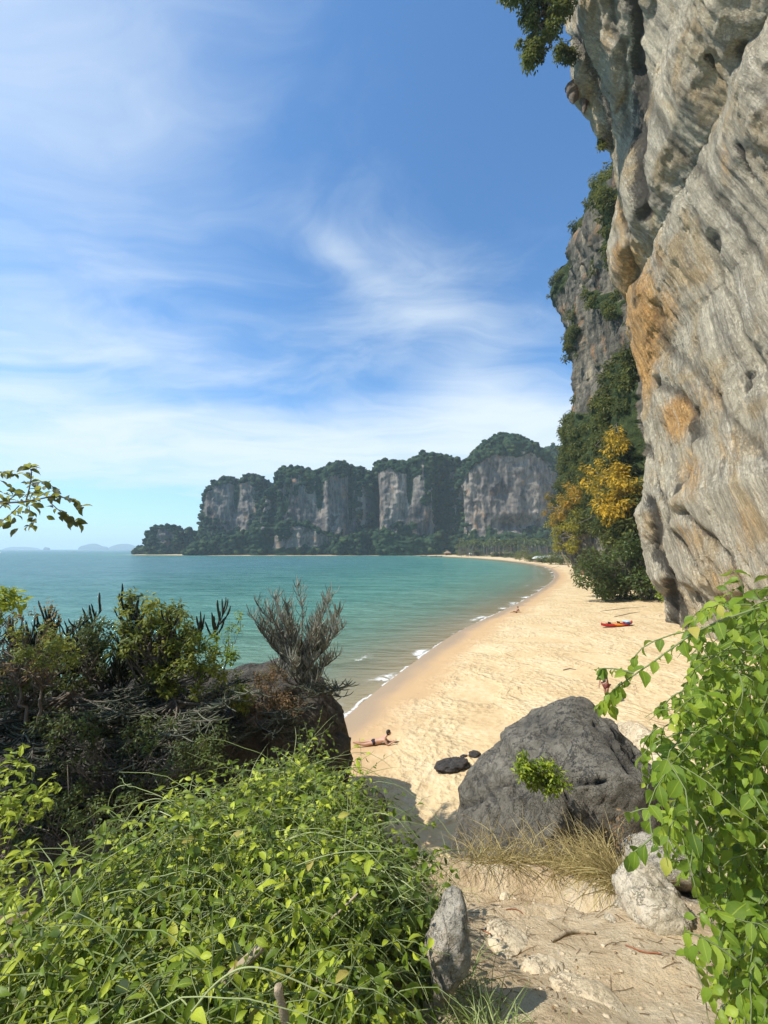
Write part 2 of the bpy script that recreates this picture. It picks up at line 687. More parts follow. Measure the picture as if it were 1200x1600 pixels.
# far and middle cliffs: dark limestone with green attribute
def cliff_mat(name, sc, cols, greens, bd, streak_z=.18):
    m, n = material(name)
    p = n.pos()
    s = n.scale(p, (1, 1, streak_z))
    a = n.noise(s, .06 * sc, 8, .62, .3)
    b = n.noise(s, .3 * sc, 8, .65, .2)
    f = n.noise(p, .5 * sc, 8, .7)
    hol = n.noise(n.scale(p, (1, 1, .6)), .1 * sc, 7, .7, .4)
    rockc = n.ramp(n.math('ADD', n.math('MULTIPLY', a, .5), n.math('MULTIPLY', b, .5)), [(.34 + .32 * i / (len(cols) - 1), c) for i, c in enumerate(cols)])
    rockc = n.mix(rockc, (.38, .20, .09), n.math('MULTIPLY', n.step(n.noise(n.scale(p, (1, 1, .5)), .11 * sc, 5, .6), .56, .68), .55))
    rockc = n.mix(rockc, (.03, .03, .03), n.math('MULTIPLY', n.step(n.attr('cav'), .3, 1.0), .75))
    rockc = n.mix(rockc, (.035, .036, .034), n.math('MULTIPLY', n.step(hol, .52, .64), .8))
    g = n.ramp(n.noise(p, .35 * sc, 6, .7), [(.3, greens[0]), (.5, greens[1]), (.7, greens[2])])
    k = n.step(n.math('ADD', n.attr('veg'), n.math('MULTIPLY', n.math('SUBTRACT', f, .5), .9)), .4, .6)
    col = n.mix(rockc, g, k)
    h = n.math('ADD', n.math('MULTIPLY', b, .6), n.math('MULTIPLY', f, .8))
    n.out(n.bsdf(col, .9, n.bump(h, .8, bd), .15))
    return m


G_FAR = [(.008, .020, .011), (.022, .046, .020), (.060, .090, .032)]
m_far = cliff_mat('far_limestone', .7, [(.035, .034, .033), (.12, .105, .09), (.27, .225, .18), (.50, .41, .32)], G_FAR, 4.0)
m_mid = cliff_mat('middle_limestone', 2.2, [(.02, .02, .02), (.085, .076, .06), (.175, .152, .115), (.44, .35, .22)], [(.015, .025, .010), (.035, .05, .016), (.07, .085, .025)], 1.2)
m_islet = plain_mat('distant_island', (.05, .08, .06), .9, .1, .3, .01)

m_boulder = rock_mat('grey_boulder_rock', [(.07, .061, .046), (.15, .134, .103), (.225, .202, .158), (.34, .31, .25)], 1.9, 1.0, .08, white=(.33, .31, .27))
m_outcrop = rock_mat('dark_outcrop_rock', [(.03, .027, .022), (.075, .067, .054), (.14, .122, .095), (.22, .19, .145)], 1.2, 1.0, .2)
m_pale = rock_mat('pale_limestone_rock', [(.26, .215, .145), (.46, .39, .27), (.56, .49, .37), (.44, .33, .19)], 3.0, .8, .03, dark=(.10, .085, .065))
m_tan = rock_mat('tan_sandy_rock', [(.34, .25, .15), (.52, .41, .26), (.60, .50, .34), (.50, .36, .21)], 2.2, .7, .03, dark=(.14, .10, .06))
m_greystone = rock_mat('weathered_grey_rock', [(.24, .205, .15), (.42, .37, .28), (.52, .465, .37), (.44, .33, .20)], 4.0, .9, .04, dark=(.08, .07, .055))
m_barn = rock_mat('barnacled_rock', [(.03, .028, .027), (.06, .055, .05), (.10, .09, .085), (.14, .13, .125)], 5.0, 1.0, .06, white=(.42, .39, .36))

# beach and soil
m_ground, n = material('sand_and_soil')
p = n.pos()
sh = n.attr('shore')
soil = n.attr('soil')
mid_n = n.noise(p, .35, 5, .6, .6)
fine_n = n.noise(p, 3.2, 7, .65)
grain = n.noise(p, 60, 4, .7)
sand = n.ramp(n.math('ADD', n.math('MULTIPLY', mid_n, .5), n.math('MULTIPLY', fine_n, .5)),
              [(.33, (.485, .335, .17)), (.5, (.575, .43, .24)), (.66, (.655, .525, .33))])
damp_e = n.math('ADD', sh, n.math('MULTIPLY', n.math('SUBTRACT', mid_n, .5), 5.0))
sand = n.mix((.47, .315, .165), sand, n.step(damp_e, 2.2, 5.0))
wet_e = n.math('ADD', sh, n.math('MULTIPLY', n.math('SUBTRACT', n.noise(p, .25, 3, .5), .5), 2.6))
wet = n.step(wet_e, 2.2, 0.6)
sand = n.mix(sand, (.36, .255, .155), wet)
sand = n.mix(sand, (.30, .19, .10), n.math('MULTIPLY', n.step(n.noise(p, 2.6, 4, .8), .70, .76), n.math('MULTIPLY', n.step(damp_e, 3, 6), .55)))
earth = n.ramp(n.noise(p, 2.4, 9, .68, .3), [(.3, (.42, .29, .16)), (.45, (.58, .435, .26)), (.55, (.66, .52, .33)), (.7, (.74, .62, .43))])
earth = n.mix(earth, (.25, .15, .08), n.math('MULTIPLY', n.step(n.noise(n.scale(p, (1, .5, 1)), 19, 5, .75), .60, .70), .55))
earth = n.mix(earth, (.60, .52, .40), n.math('MULTIPLY', n.step(n.voro(p, 26), .20, .08), .5))
col = n.mix(sand, earth, soil)
col = n.mix(col, (.05, .045, .03), n.attr('painted_shade'))
col = n.mix(col, (.07, .085, .03), n.attr('green'))
foot = n.math('ADD', n.math('MULTIPLY', n.voro(p, 2.6), .6), n.math('MULTIPLY', n.noise(p, 3.6, 4, .6), .9))
dry = n.math('MULTIPLY', n.step(damp_e, 1.5, 4.5), n.math('SUBTRACT', 1.0, soil))
dry = n.math('MULTIPLY', dry, n.math('ADD', .25, n.math('MULTIPLY', n.step(n.noise(p, .3, 4, .65, .8), .38, .62), 1.1)))
h = n.math('ADD', n.math('MULTIPLY', foot, n.math('MULTIPLY', dry, .17)), n.math('MULTIPLY', grain, .008))
h = n.math('ADD', h, n.math('MULTIPLY', n.math('MULTIPLY', n.noise(p, 11, 9, .7), soil), .09))
h = n.math('ADD', h, n.math('MULTIPLY', n.math('MULTIPLY', n.voro(p, 31), soil), -.006))
rough = n.math('SUBTRACT', .9, n.math('MULTIPLY', wet, .55))
n.out(n.bsdf(col, rough, n.bump(h, .9, 1.0), .3))

# sea
m_sea, n = material('sea_water')
p = n.pos()
d = n.math('MULTIPLY', n.attr('shore'), -1.0)                # metres off the shore
PX, PY, PZ = n.sep(p)
dist = n.math('SQRT', n.math('ADD', n.math('MULTIPLY', PX, PX), n.math('MULTIPLY', PY, PY)))
wv1 = n.noise(n.scale(p, (.55, 1.5, 1)), 1.0, 6, .6, .3)
wv2 = n.noise(n.scale(p, (.5, 1.2, 1)), .16, 5, .62, .3)
wv3 = n.noise(n.scale(p, (.4, 1.0, 1)), .022, 6, .7, .3)
hgt = n.math('ADD', n.math('MULTIPLY', wv1, .30), n.math('ADD', n.math('MULTIPLY', wv2, 1.5), n.math('MULTIPLY', wv3, 7.0)))
calm = n.step(d, -1.0, 14.0)
nor = n.bump(hgt, n.math('ADD', .25, n.math('MULTIPLY', calm, .75)), 1.0)
patch = n.noise(n.scale(p, (1, 2.2, 1)), .03, 5, .6, .4)
depth_c = n.ramp(n.math('DIVIDE', n.math('ADD', d, n.math('MULTIPLY', n.math('SUBTRACT', patch, .5), 16)), 160.0),
                 [(0.0, (.33, .37, .22)), (.05, (.20, .34, .23)), (.16, (.095, .25, .19)), (.42, (.045, .17, .15)), (1.0, (.065, .17, .20))])
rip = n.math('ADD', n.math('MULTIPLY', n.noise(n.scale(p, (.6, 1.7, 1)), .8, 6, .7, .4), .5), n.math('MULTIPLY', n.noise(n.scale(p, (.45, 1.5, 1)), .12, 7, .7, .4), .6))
depth_c = n.mix(n.mix(depth_c, (.015, .08, .08), .42), n.mix(depth_c, (.20, .34, .30), .30), n.step(rip, .42, .70))  # light and dark of the ripples painted into the water colour
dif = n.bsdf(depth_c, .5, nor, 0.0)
gl = n.node('ShaderNodeBsdfGlossy')
gl.inputs['Roughness'].default_value = .10
n.put(gl.inputs['Normal'], nor)
fr = n.node('ShaderNodeFresnel')
fr.inputs[0].default_value = 1.33
n.put(fr.inputs['Normal'], nor)
tr = n.node('ShaderNodeBsdfTransparent')
tr.inputs[0].default_value = (.93, .97, .90, 1)
opac = n.math('SUBTRACT', 1.0, n.math('EXPONENT', n.math('MULTIPLY', n.math('MAXIMUM', d, 0.0), -.11)))
body = n.mixs(tr.outputs[0], dif, opac)
wat = n.mixs(body, gl.outputs[0], n.math('MULTIPLY', n.math('MINIMUM', fr.outputs[0], .45), .9))
fo_n = n.noise(n.scale(p, (1, 1, 1)), .16, 3, .5)
fo_b = n.noise(p, 1.7, 6, .7, .8)
fd = n.math('ADD', d, n.math('MULTIPLY', n.math('SUBTRACT', n.noise(p, .35, 4, .6), .5), 2.4))
line = n.math('MULTIPLY', n.step(fd, -.1, .5), n.step(fd, 1.6, .5))
foam = n.math('MULTIPLY', line, n.math('MULTIPLY', n.step(fo_n, .53, .62), n.step(fo_b, .40, .52)))
edge = n.math('MULTIPLY', n.math('MULTIPLY', n.step(fd, -.30, -.1), n.step(fd, .10, -.02)), n.step(fo_b, .36, .46))
l2d = n.math('SUBTRACT', fd, 4.2)
l2 = n.math('MULTIPLY', n.math('MULTIPLY', n.step(l2d, -.25, 0.0), n.step(l2d, .35, .1)), n.math('MULTIPLY', n.step(fo_n, .40, .34), n.step(fo_b, .44, .56)))
foam = n.math('MAXIMUM', n.math('MAXIMUM', foam, n.math('MULTIPLY', edge, .7)), n.math('MULTIPLY', l2, .7))
fm = n.bsdf((.85, .86, .84), .7, nor, .2)
n.out(n.mixs(wat, fm, foam))

m_vine = leaf_mat('bright_vine_leaf', (.018, .042, .006), (.14, .21, .014), (.52, .58, .05), .38, .48, .3, dry=(.42, .32, .10))
m_vine2 = leaf_mat('glossy_green_leaf', (.05, .11, .014), (.15, .24, .022), (.36, .45, .045), .44, .46, .25, dry=(.48, .38, .10))
m_shrubleaf = leaf_mat('yellow_green_leaf', (.03, .055, .012), (.11, .145, .02), (.32, .32, .04), .35, .5, .3)
m_branchleaf = leaf_mat('olive_leaf', (.02, .035, .012), (.07, .085, .018), (.20, .20, .03), .5, .5, .3)
m_dryleaf = leaf_mat('dry_leaf', (.10, .055, .03), (.22, .13, .07), (.33, .21, .10), .3, .7, .2)
m_green = leaf_mat('dense_shrub_leaf', (.014, .030, .008), (.042, .072, .016), (.11, .15, .035), .25, .5, .3)
m_darkivy = leaf_mat('dark_undergrowth_leaf', (.012, .022, .006), (.038, .060, .014), (.12, .16, .035), .2, .5, .3)
m_cliffgreen = leaf_mat('cliff_foliage', (.018, .030, .010), (.065, .080, .018), (.165, .165, .035), .22, .6, .2)
m_yellow = leaf_mat('yellow_orange_foliage', (.12, .10, .012), (.42, .26, .018), (.62, .38, .03), .3, .6, .2)
m_gold = leaf_mat('golden_green_foliage', (.09, .09, .015), (.24, .21, .02), (.44, .34, .03), .3, .6, .2)
m_russet = leaf_mat('russet_foliage', (.13, .10, .015), (.34, .20, .02), (.52, .25, .03), .3, .6, .2)
m_stem = plain_mat('green_stem', (.16, .19, .07), .6, .3)
m_bark = plain_mat('grey_bark', (.15, .125, .10), .9, .1, .4, 20, .5)
m_deadwood = plain_mat('weathered_wood', (.33, .26, .17), .9, .1, .5, 25, .8)
m_redtwig = plain_mat('reddish_twig', (.25, .10, .05), .8, .1)
m_grass = leaf_mat('green_grass', (.08, .12, .025), (.22, .28, .08), (.46, .50, .24), .3, .5, .3)
m_straw = leaf_mat('dry_grass', (.14, .10, .04), (.34, .26, .11), (.52, .43, .20), .3, .6, .2)
m_silver = leaf_mat('silvery_succulent_stem', (.06, .07, .045), (.14, .145, .10), (.33, .32, .25), .0, .6, .3)
m_euph = leaf_mat('succulent_stem', (.016, .024, .014), (.042, .052, .030), (.15, .155, .10), .0, .6, .3)
m_palm = leaf_mat('palm_frond', (.02, .04, .012), (.05, .075, .02), (.10, .12, .035), .2, .5, .3)

# ------------------------------------------------------------------ shore line and ground
shore_px = [(868, 905), (866, 893), (850, 885), (822, 880), (780, 875), (735, 871.5), (700, 870)]
near = [(-90, 2.0), (-30, 6.5), (-14, 11.5), (-6.5, 16.2), (-3.6, 18.6)]
mid_px = [(545, 1117), (590, 1078), (640, 1040), (700, 996), (740, 975), (780, 957), (815, 940), (845, 922)]
SH = list(near)
for q in mid_px + shore_px:
    v = on(q[0], q[1], 0.0)
    SH.append((v[0], v[1]))
SH += [(72, 520), (55, 556), (10, 572), (-60, 566), (-140, 570), (-215, 566), (-255, 580), (-300, 604), (-352, 622), (-392, 640), (-398, 668), (-330, 720)]
LAND = [(-90, -700)] + SH + [(-250, 1000), (900, 1000), (900, -700)]


def chaikin(pts, k=3):
    pts = [np.array(p, float) for p in pts]
    for _ in range(k):
        o = [pts[0]]
        for a, b in zip(pts[:-1], pts[1:]):
            o += [a * .75 + b * .25, a * .25 + b * .75]
        pts = o + [pts[-1]]
    return pts


SHs = [tuple(v) for v in chaikin(SH, 2)]
LANDs = [(-90, -700)] + SHs + [(-250, 1000), (900, 1000), (900, -700)]


def shore_dist(X, Y):
    d = dist_poly(X, Y, SHs)
    return np.where(in_poly(X, Y, LANDs), d, -d)


PROF_Y = [-30, -6, 0, 1.3, 2.6, 3.8, 5, 7, 9, 11, 13, 40]
PROF_Z = [14, 7.9, 7.3, 7.15, 6.60, 6.12, 5.0, 3.4, 2.2, 1.05, 0, -8]


def mound(X, Y):
    z = np.interp(Y, PROF_Y, PROF_Z)
    z = z - 3.4 * sstep(-X, 1.25, 2.9) * sstep(Y, -1.5, .8) - 3 * sstep(-X, 5, 16) * sstep(Y, -3, 5)
    z = z - 1.0 * sstep(X, 3.2, 7) - 4 * sstep(X, 7, 18)
    z = z + .10 * np.exp(-((X - .15) / .3) ** 2) * sstep(Y, 5, 2)
    return z


def ground(X, Y, full=False, d=None):
    X = np.asarray(X, float)
    Y = np.asarray(Y, float)
    if d is None:
        d = shore_dist(X, Y)
    zb = np.where(d > 0, .85 * (1 - np.exp(-np.maximum(d, 0) / 8.0)) + np.minimum(d, 60) * .006, np.maximum(d * .055, -6))
    zb = zb + np.where(d > 3, 1, 0) * .05 * fbm(V3(X * .25, Y * .25, 0), 3)
    m = mound(X, Y)
    near_ = sstep(np.hypot(X, Y), 30, 10)
    m = m * near_ - 20 * (1 - near_)
    p3 = V3(X, Y, 0)
    m = m + .07 * fbm(p3 * 1.3, 3) + .035 * ridged(p3 * 2.7 + 5, 5)
    # worn steps in the path
    k = sstep(X, .1, .4) * sstep(X, 2.2, 1.7)
    st = fbm(V3(X * .9, Y * 1.9, 3.3), 3)
    m = m + k * .10 * np.tanh(st * 9) * sstep(Y, .6, 1.2) * sstep(Y, 4.2, 3.2)
    z = np.maximum(zb, m)
    soil = sstep(m - zb, .0, .5)
    if full:
        return z, d, soil
    return z


def fan(angles, radii):
    A, Rr = np.meshgrid(np.radians(angles), radii)
    return np.sin(A) * Rr, np.cos(A) * Rr


def fan_angles(nf, nb, half=50):
    return np.concatenate([np.linspace(-half, half, nf), np.linspace(half, 360 - half, nb + 2)[1:-1]])


ang = fan_angles(470, 60)
rad = np.concatenate([[.02], np.geomspace(.35, 900, 400), [1400, 2500, 5000, 12000, 26000]])
gx, gy = fan(ang, rad)
gz, gd, gs = ground(gx, gy, True)
gz[rad > 1000, :] = -7
shade = sstep(-gx, 1.35, 2.0) * sstep(gd, 0, 1) * sstep(gy, 14, 10) * sstep(gy, -4, 0)  # shade of the left hollow, painted into the ground colour
behind = sstep(gd, 14, 40) * sstep(gy, 180, 300)
green = behind * (fbm(V3(gx * .05, gy * .05, 0), 3) > -.1)
g = obj('beach_and_path', V3(gx, gy, gz), grid_faces(*gx.shape, True), m_ground, attrs={'shore': gd, 'soil': gs, 'painted_shade': shade * .8, 'green': green})
tag(g, 'golden sand beach with the ochre soil path in front', None, None, 'structure')

ang = fan_angles(330, 60)
rad = np.concatenate([[3.0], np.geomspace(12, 1200, 300), np.geomspace(1300, 26000, 14)])
gx, gy = fan(ang, rad)
gd = shore_dist(gx, gy)
wz = np.zeros_like(gx) + .035 * np.sin(gd * 1.35 + 2 * fbm(V3(gx * .08, gy * .08, 0), 2)) * sstep(gd, -16, -3) * sstep(gd, 0, -1.2)
msk = gd < 9
fc = grid_faces(*gx.shape, True)
keep = msk.ravel()[fc].any(1)
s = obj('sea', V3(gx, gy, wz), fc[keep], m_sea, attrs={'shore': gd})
tag(s, 'turquoise sea of the bay with small ripples', None, None, 'structure')

# ------------------------------------------------------------------ near wall
sil = [(862, -160), (885, 0), (893, 60), (898, 110), (903, 150), (925, 172), (938, 210), (960, 241), (971, 297), (963, 340), (957, 378), (964, 425),
       (990, 462), (981, 500), (985, 527), (1007, 597), (1005, 657), (1012, 702), (1010, 765), (1000, 800), (1010, 844), (1023, 901), (1042, 925), (1050, 968), (1056, 1010)]


def loft_wall(silh, Yr, dirv, back, L, nt, nh, zbot, corner=3.0, lean=0.0):
    """wall surface; silh = the rim as seen in the photo, placed at distance Yr. returns grid P(nh,nt,3), t, s"""
    Q = np.array([at(x, y, Yr) for x, y in silh])[::-1]
    zz = np.linspace(zbot, Q[-1, 2], nh)
    xr = np.interp(zz, Q[:, 2], Q[:, 0])
    t = np.concatenate([-np.linspace(back, 0.0, 24)[:-1] ** 1.0, (np.linspace(0, 1, nt - 23) ** 1.0) * L])
    d0 = np.array([-dirv[1], dirv[0]])              # outward normal side (to the left)
    if d0[0] > 0:
        d0 = -d0
    bdir = np.array([.80, .60])
    # smooth corner by integrating direction
    k = sstep(t, -corner, corner)
    dx = bdir[0] * -1 * (1 - k) + dirv[0] * k
    dy = bdir[1] * -1 * (1 - k) + dirv[1] * k
    dt = np.gradient(t)
    px = np.cumsum(dx * dt)
    py = np.cumsum(dy * dt)
    i0 = np.argmin(np.abs(t))
    px -= px[i0]
    py -= py[i0]
    P = V3(xr[:, None] + px[None] + 0 * zz[:, None], Yr + py[None] + 0 * zz[:, None], zz[:, None] + 0 * t[None])
    if lean:
        P[..., 0] -= lean * np.clip(t, 0, None)[None] * np.clip(zz - 5, 0, None)[:, None]
    return P, t, zz


dirv = np.array([-.27, -.963])
P, t, zz = loft_wall(sil, 46, dirv, 22, 62, 480, 560, -1.0, 2.0)
px, py = proj(P)
# overhang fades toward the viewer so that the wall stays beside the path
N0 = grid_normals(P)
if N0[200, 300, 0] > 0:
    N0 = -N0
along = P[..., 1] * .96 - P[..., 2] * .36
q = V3(along, P[..., 0] * .3, P[..., 2] * .09)
disp = .55 * fbm(q * .09, 2) + .26 * ridged(q * .42 + 3, 3) + .22 * ridged(q * 1.1 + 9, 4, .6) + .10 * fbm(P * .42, 3)
crag = sstep(fbm(P * .16 + 60, 3), -.25, .2)
disp += (.25 + .75 * crag) * (.20 * ridged(V3(along * 1.6, P[..., 0], P[..., 2] * .6) + 5, 5, .62) + .13 * ridged(P * 1.3 + 5, 5, .62))
blk = vnoise(V3(along * .8, P[..., 0] * .6, P[..., 2] * .35) + 21)
disp += .22 * np.round(blk * 3) / 3 * crag
lowk = sstep(P[..., 2], 15, 2)
disp += lowk * (.45 * ridged(V3(along * .6, P[..., 0] * .5, P[..., 2] * .22), 4) - .25)
# pockets
pk = vnoise(V3(P[..., 1] * .5, P[..., 0] * .5, P[..., 2] * .36) + 40)
disp -= .35 * sstep(pk, .6, .85)
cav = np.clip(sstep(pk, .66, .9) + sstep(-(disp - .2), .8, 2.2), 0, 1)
seep_and_dark = np.zeros(px.shape)
jx = px + 9 * fbm(P * .35, 3)
jy = py
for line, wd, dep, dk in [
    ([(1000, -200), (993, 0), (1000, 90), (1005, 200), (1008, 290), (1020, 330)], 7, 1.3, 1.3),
    ([(1000, 110), (1040, 200), (1105, 275), (1160, 350), (1215, 430)], 15, .7, .42),  # broad soft diagonal band, darkened along a shallow groove
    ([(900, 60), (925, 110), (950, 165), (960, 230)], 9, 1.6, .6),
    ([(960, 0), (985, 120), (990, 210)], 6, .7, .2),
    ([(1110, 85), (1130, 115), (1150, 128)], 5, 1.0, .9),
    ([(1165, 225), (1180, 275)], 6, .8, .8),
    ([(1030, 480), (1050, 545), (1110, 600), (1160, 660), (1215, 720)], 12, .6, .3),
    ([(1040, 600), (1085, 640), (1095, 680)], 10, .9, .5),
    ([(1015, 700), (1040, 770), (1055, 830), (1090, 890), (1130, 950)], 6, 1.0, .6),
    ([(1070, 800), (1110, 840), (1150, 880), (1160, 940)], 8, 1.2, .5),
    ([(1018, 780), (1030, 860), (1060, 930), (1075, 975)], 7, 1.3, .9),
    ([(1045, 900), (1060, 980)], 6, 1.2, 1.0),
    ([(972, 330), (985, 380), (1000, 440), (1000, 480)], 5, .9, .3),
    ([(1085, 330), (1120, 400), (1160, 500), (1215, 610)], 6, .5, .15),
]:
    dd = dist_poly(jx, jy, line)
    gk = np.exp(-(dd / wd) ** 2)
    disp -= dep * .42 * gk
    seep_and_dark = np.maximum(seep_and_dark, dk * np.exp(-(dd / (wd * 1.5)) ** 2))
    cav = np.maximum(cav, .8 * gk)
# light buttress beside the dark gully
for line, wd, dep in [([(945, -50), (960, 60), (972, 160), (985, 260), (1005, 340)], 14, 1.0), ([(975, 390), (975, 430), (1000, 455)], 16, 1.2),
                      ([(1010, 480), (1035, 560), (1040, 700), (1060, 820)], 16, .8), ([(1120, -50), (1160, 60), (1220, 200)], 35, 1.4)]:
    disp += .5 * dep * np.exp(-(dist_poly(jx, jy, line) / wd) ** 2)
och = np.zeros(px.shape)
for cx0, cy0, rx, ry, k in [(1012, 520, 34, 120, 1.0), (990, 420, 30, 60, .7), (1110, 620, 70, 50, .45), (1040, 400, 18, 50, .5), (1180, 820, 40, 80, .45), (1065, 650, 22, 45, 1.0), (1085, 740, 26, 50, .6), (975, 330, 14, 60, .6), (975, 400, 14, 40, .7), (1050, 480, 30, 60, .6),
                            (1100, 430, 60, 80, .35), (1160, 700, 60, 60, .4), (1080, 840, 40, 40, .5), (1150, 900, 60, 45, .45), (1140, 250, 16, 60, .5), (960, 60, 14, 90, .4),
                            (985, 480, 14, 60, .8), (1000, 700, 20, 60, .5)]:
    och = np.maximum(och, k * np.exp(-((px - cx0) / rx) ** 2 - ((py - cy0) / ry) ** 2))
edge = sstep(t, -20, -3)[None]
P2 = P + N0 * (disp * 1.0)[..., None]
wall = obj('limestone_cliff', P2, grid_faces(*px.shape), m_wall, attrs={'ochre': och, 'seep_and_dark': seep_and_dark, 'cav': cav}, origin=(33, 46, 0))
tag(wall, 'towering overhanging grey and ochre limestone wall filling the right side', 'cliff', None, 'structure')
WALLP = P2
WALLPX, WALLPY = proj(P2)

# hanging stalactites under the near wall's rim
def stalactite(name, root, length, r, label, lean=(0, 0), group=None):
    k = 14
    s = np.linspace(0, 1, k)
    path = V3(root[0] + lean[0] * s, root[1] + 0 * s, root[2] - length * s)[None]
    path = path + .06 * length * fbm(V3(s * 3 + root[0], 0 * s, 0 * s), 2)[None, :, None] * np.array([1, 1, 0])
    rr = r * (1 - s) ** .7 * (1 + .25 * fbm(V3(s * 6, 0 * s + root[2], 0 * s), 3)) + .02
    V, fcs = tubes(path, rr[None], 10)
    o = obj(name, V, fcs, m_mid_rock, attrs={'cav': np.zeros(len(V))}, origin=root)
    return tag(o, label, 'stalactite', group)


m_mid_rock = rock_mat('stalactite_rock', [(.06, .05, .045), (.14, .11, .09), (.22, .17, .13), (.30, .23, .17)], .8, .8, .2)
stalactite('stalactite', at(897, 135, 45), 2.3, 1.0, 'broad dark stalactite under the rim of the near wall', (-.2, 0))
stalactite('stalactite', at(913, 155, 45), 2.0, .55, 'small pointed stalactite beside the broad one on the near wall rim', (-.1, 0))
for i, (x, y, l, r_, lb) in enumerate([(884, 420, 11, 1.3, 'longest of the three stalactites on the middle cliff overhang'),
                                        (889, 428, 7.5, 1.0, 'middle of the three stalactites on the middle cliff overhang'),
                                        (895, 425, 6, 1.1, 'right-hand stalactite of the three, next to the middle cliff face')]):
    stalactite('stalactite', at(x, y, 149), l, r_, lb, (-.3, 0), 'stalactites on the middle cliff')

# ------------------------------------------------------------------ middle cliff
sil2 = [(975, 150), (950, 250), (935, 262), (915, 300), (895, 345), (880, 368), (870, 392), (876, 412), (890, 440), (900, 475), (903, 560), (905, 615), (896, 640),
        (893, 700), (891, 760), (884, 800), (886, 840), (900, 870), (905, 893)]
sil2 = sil2[2:]
P, t, zz = loft_wall([(892, 340)] + [q for q in sil2 if q[1] >= 345], 150, np.array([-.264, -.965]), 60, 110, 300, 330, 0, 5.0)
H = np.interp(t, [-60, 0, 18, 36, 60, 110], [105, 117, 122, 118, 104, 98])
zb = P[0, 0, 2]
u = (zz - zz[0]) / (zz[-1] - zz[0])
P[..., 2] = u[:, None] * (H[None, :] + 4 * fbm(V3(t * .12, 0 * t, 0 * t), 3)[None]) 
# round the crest back to the right
bk = sstep(u, .78, 1.0)[:, None]
back_off = 26 * np.clip((u - .80) / .2, 0, 1)[:, None] ** 2
P[..., 0] += back_off * np.clip(t / 18, 0, 1)[None]
P[..., 0] += (np.clip((u - .93) / .07, 0, 1)[:, None] ** 2) * 12
N0 = grid_normals(P)
if N0[100, 200, 0] > 0:
    N0 = -N0
q = V3(P[..., 1], P[..., 0], P[..., 2] * .22)
disp = 3.6 * fbm(q * .05, 3) + 2.4 * ridged(q * .13, 4) + 1.1 * ridged(q * .42, 3) + .5 * ridged(P * .5, 4)
px, py = proj(P)
veg = np.zeros(px.shape) - .3
jx, jy = px + 16 * fbm(P * .12, 4), py + 26 * fbm(P * .12 + 9, 4)
vegp = [[(860, 420), (885, 370), (905, 320), (960, 330), (975, 300), (975, 200), (900, 250), (860, 380)],
        [(950, 300), (1000, 300), (1000, 420), (965, 380)],
        [(1015, 540), (985, 575), (965, 605), (945, 640), (925, 655), (885, 655), (880, 830), (925, 828), (960, 835), (1015, 850)],
        [(905, 505), (930, 500), (925, 540), (905, 540)], [(940, 450), (990, 470), (990, 500), (950, 480)]]
for pl in vegp:
    veg = np.where(in_poly(jx, jy, pl), 1.0, veg)
veg = np.maximum(veg, 1.3 * sstep(u, .84, .93)[:, None] * np.ones_like(px))
veg = np.where((fbm(P * .12 + 70, 3) > .42), np.maximum(veg, .55), veg)
disp += sstep(veg, .3, .9) * (1.0 + 1.4 * np.abs(vnoise(P * .35)))
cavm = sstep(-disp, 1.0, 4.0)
P2 = P + N0 * disp[..., None]
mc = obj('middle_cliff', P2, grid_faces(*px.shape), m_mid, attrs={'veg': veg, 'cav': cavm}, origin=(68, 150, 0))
tag(mc, 'tall dark cliff draped in greenery behind the near wall', 'cliff', None, 'structure')
MIDP, MIDN, MIDV = P2, N0, veg
MPX, MPY = proj(P2)


def leaf_cloud(centers, radii, n, size, tpl, droop=.3, tint=(.0, 1.0), out_bias=.65, squash=1.0, seed=0, width=1.0):
    """leaves spread through the outer part of a set of clumps"""
    r_ = np.random.default_rng(seed)
    centers = np.asarray(centers, float)
    radii = np.broadcast_to(np.asarray(radii, float), (len(centers),))
    pr = radii ** 2 / (radii ** 2).sum()
    idx = r_.choice(len(centers), n, p=pr)
    d = nrm(r_.normal(size=(n, 3)))
    rr = out_bias + (1 - out_bias) * r_.random(n)
    rr = rr * (1 + .18 * vnoise(centers[idx] + d * 2.3))
    off = d * (rr * radii[idx])[:, None]
    off[:, 2] *= squash
    Pp = centers[idx] + off
    N = nrm(d * .5 + np.array([0, 0, .9]) + r_.normal(size=(n, 3)) * .45)
    D = nrm(np.cross(N, r_.normal(size=(n, 3))) + d * .5 + np.array([0, 0, -droop]))
    sz = size * r_.uniform(.6, 1.3, n)
    V, fcs, k = leaves(Pp, D, N, sz, tpl, width)
    ctint = r_.random(len(centers))
    tn = tint[0] + (tint[1] - tint[0]) * np.clip(.45 * ctint[idx] + .55 * r_.random(n), 0, 1)
    return V, fcs, np.repeat(tn, k)


def surf_pick(n, cond, Pg, seed):
    r_ = np.random.default_rng(seed)
    idx = np.flatnonzero(cond.ravel())
    if len(idx) == 0:
        return np.zeros((0, 3)), idx
    j = r_.choice(idx, n)
    return Pg.reshape(-1, 3)[j], j


vis = (MIDV > .4) & (MPX > 840) & (MPX < 1060) & (MPY > 200) & (MPY < 900)
C, j = surf_pick(620, vis, MIDP, 3)
C = C + MIDN.reshape(-1, 3)[j] * .8
dist = np.linalg.norm(C, axis=1)
a = Acc()
r_ = np.random.default_rng(5)
V, fcs, tn = leaf_cloud(C, r_.uniform(.8, 2.1, len(C)), 52000, .85, LEAF_LO, .5, seed=5, out_bias=.35, squash=.9)
a.add(V, fcs, tn)
o = a.obj('cliff_undergrowth', m_cliffgreen, origin=(58, 120, 0), smooth=False)
tag(o, 'dense green bushes and creepers hanging all over the middle cliff', None, None, 'stuff')


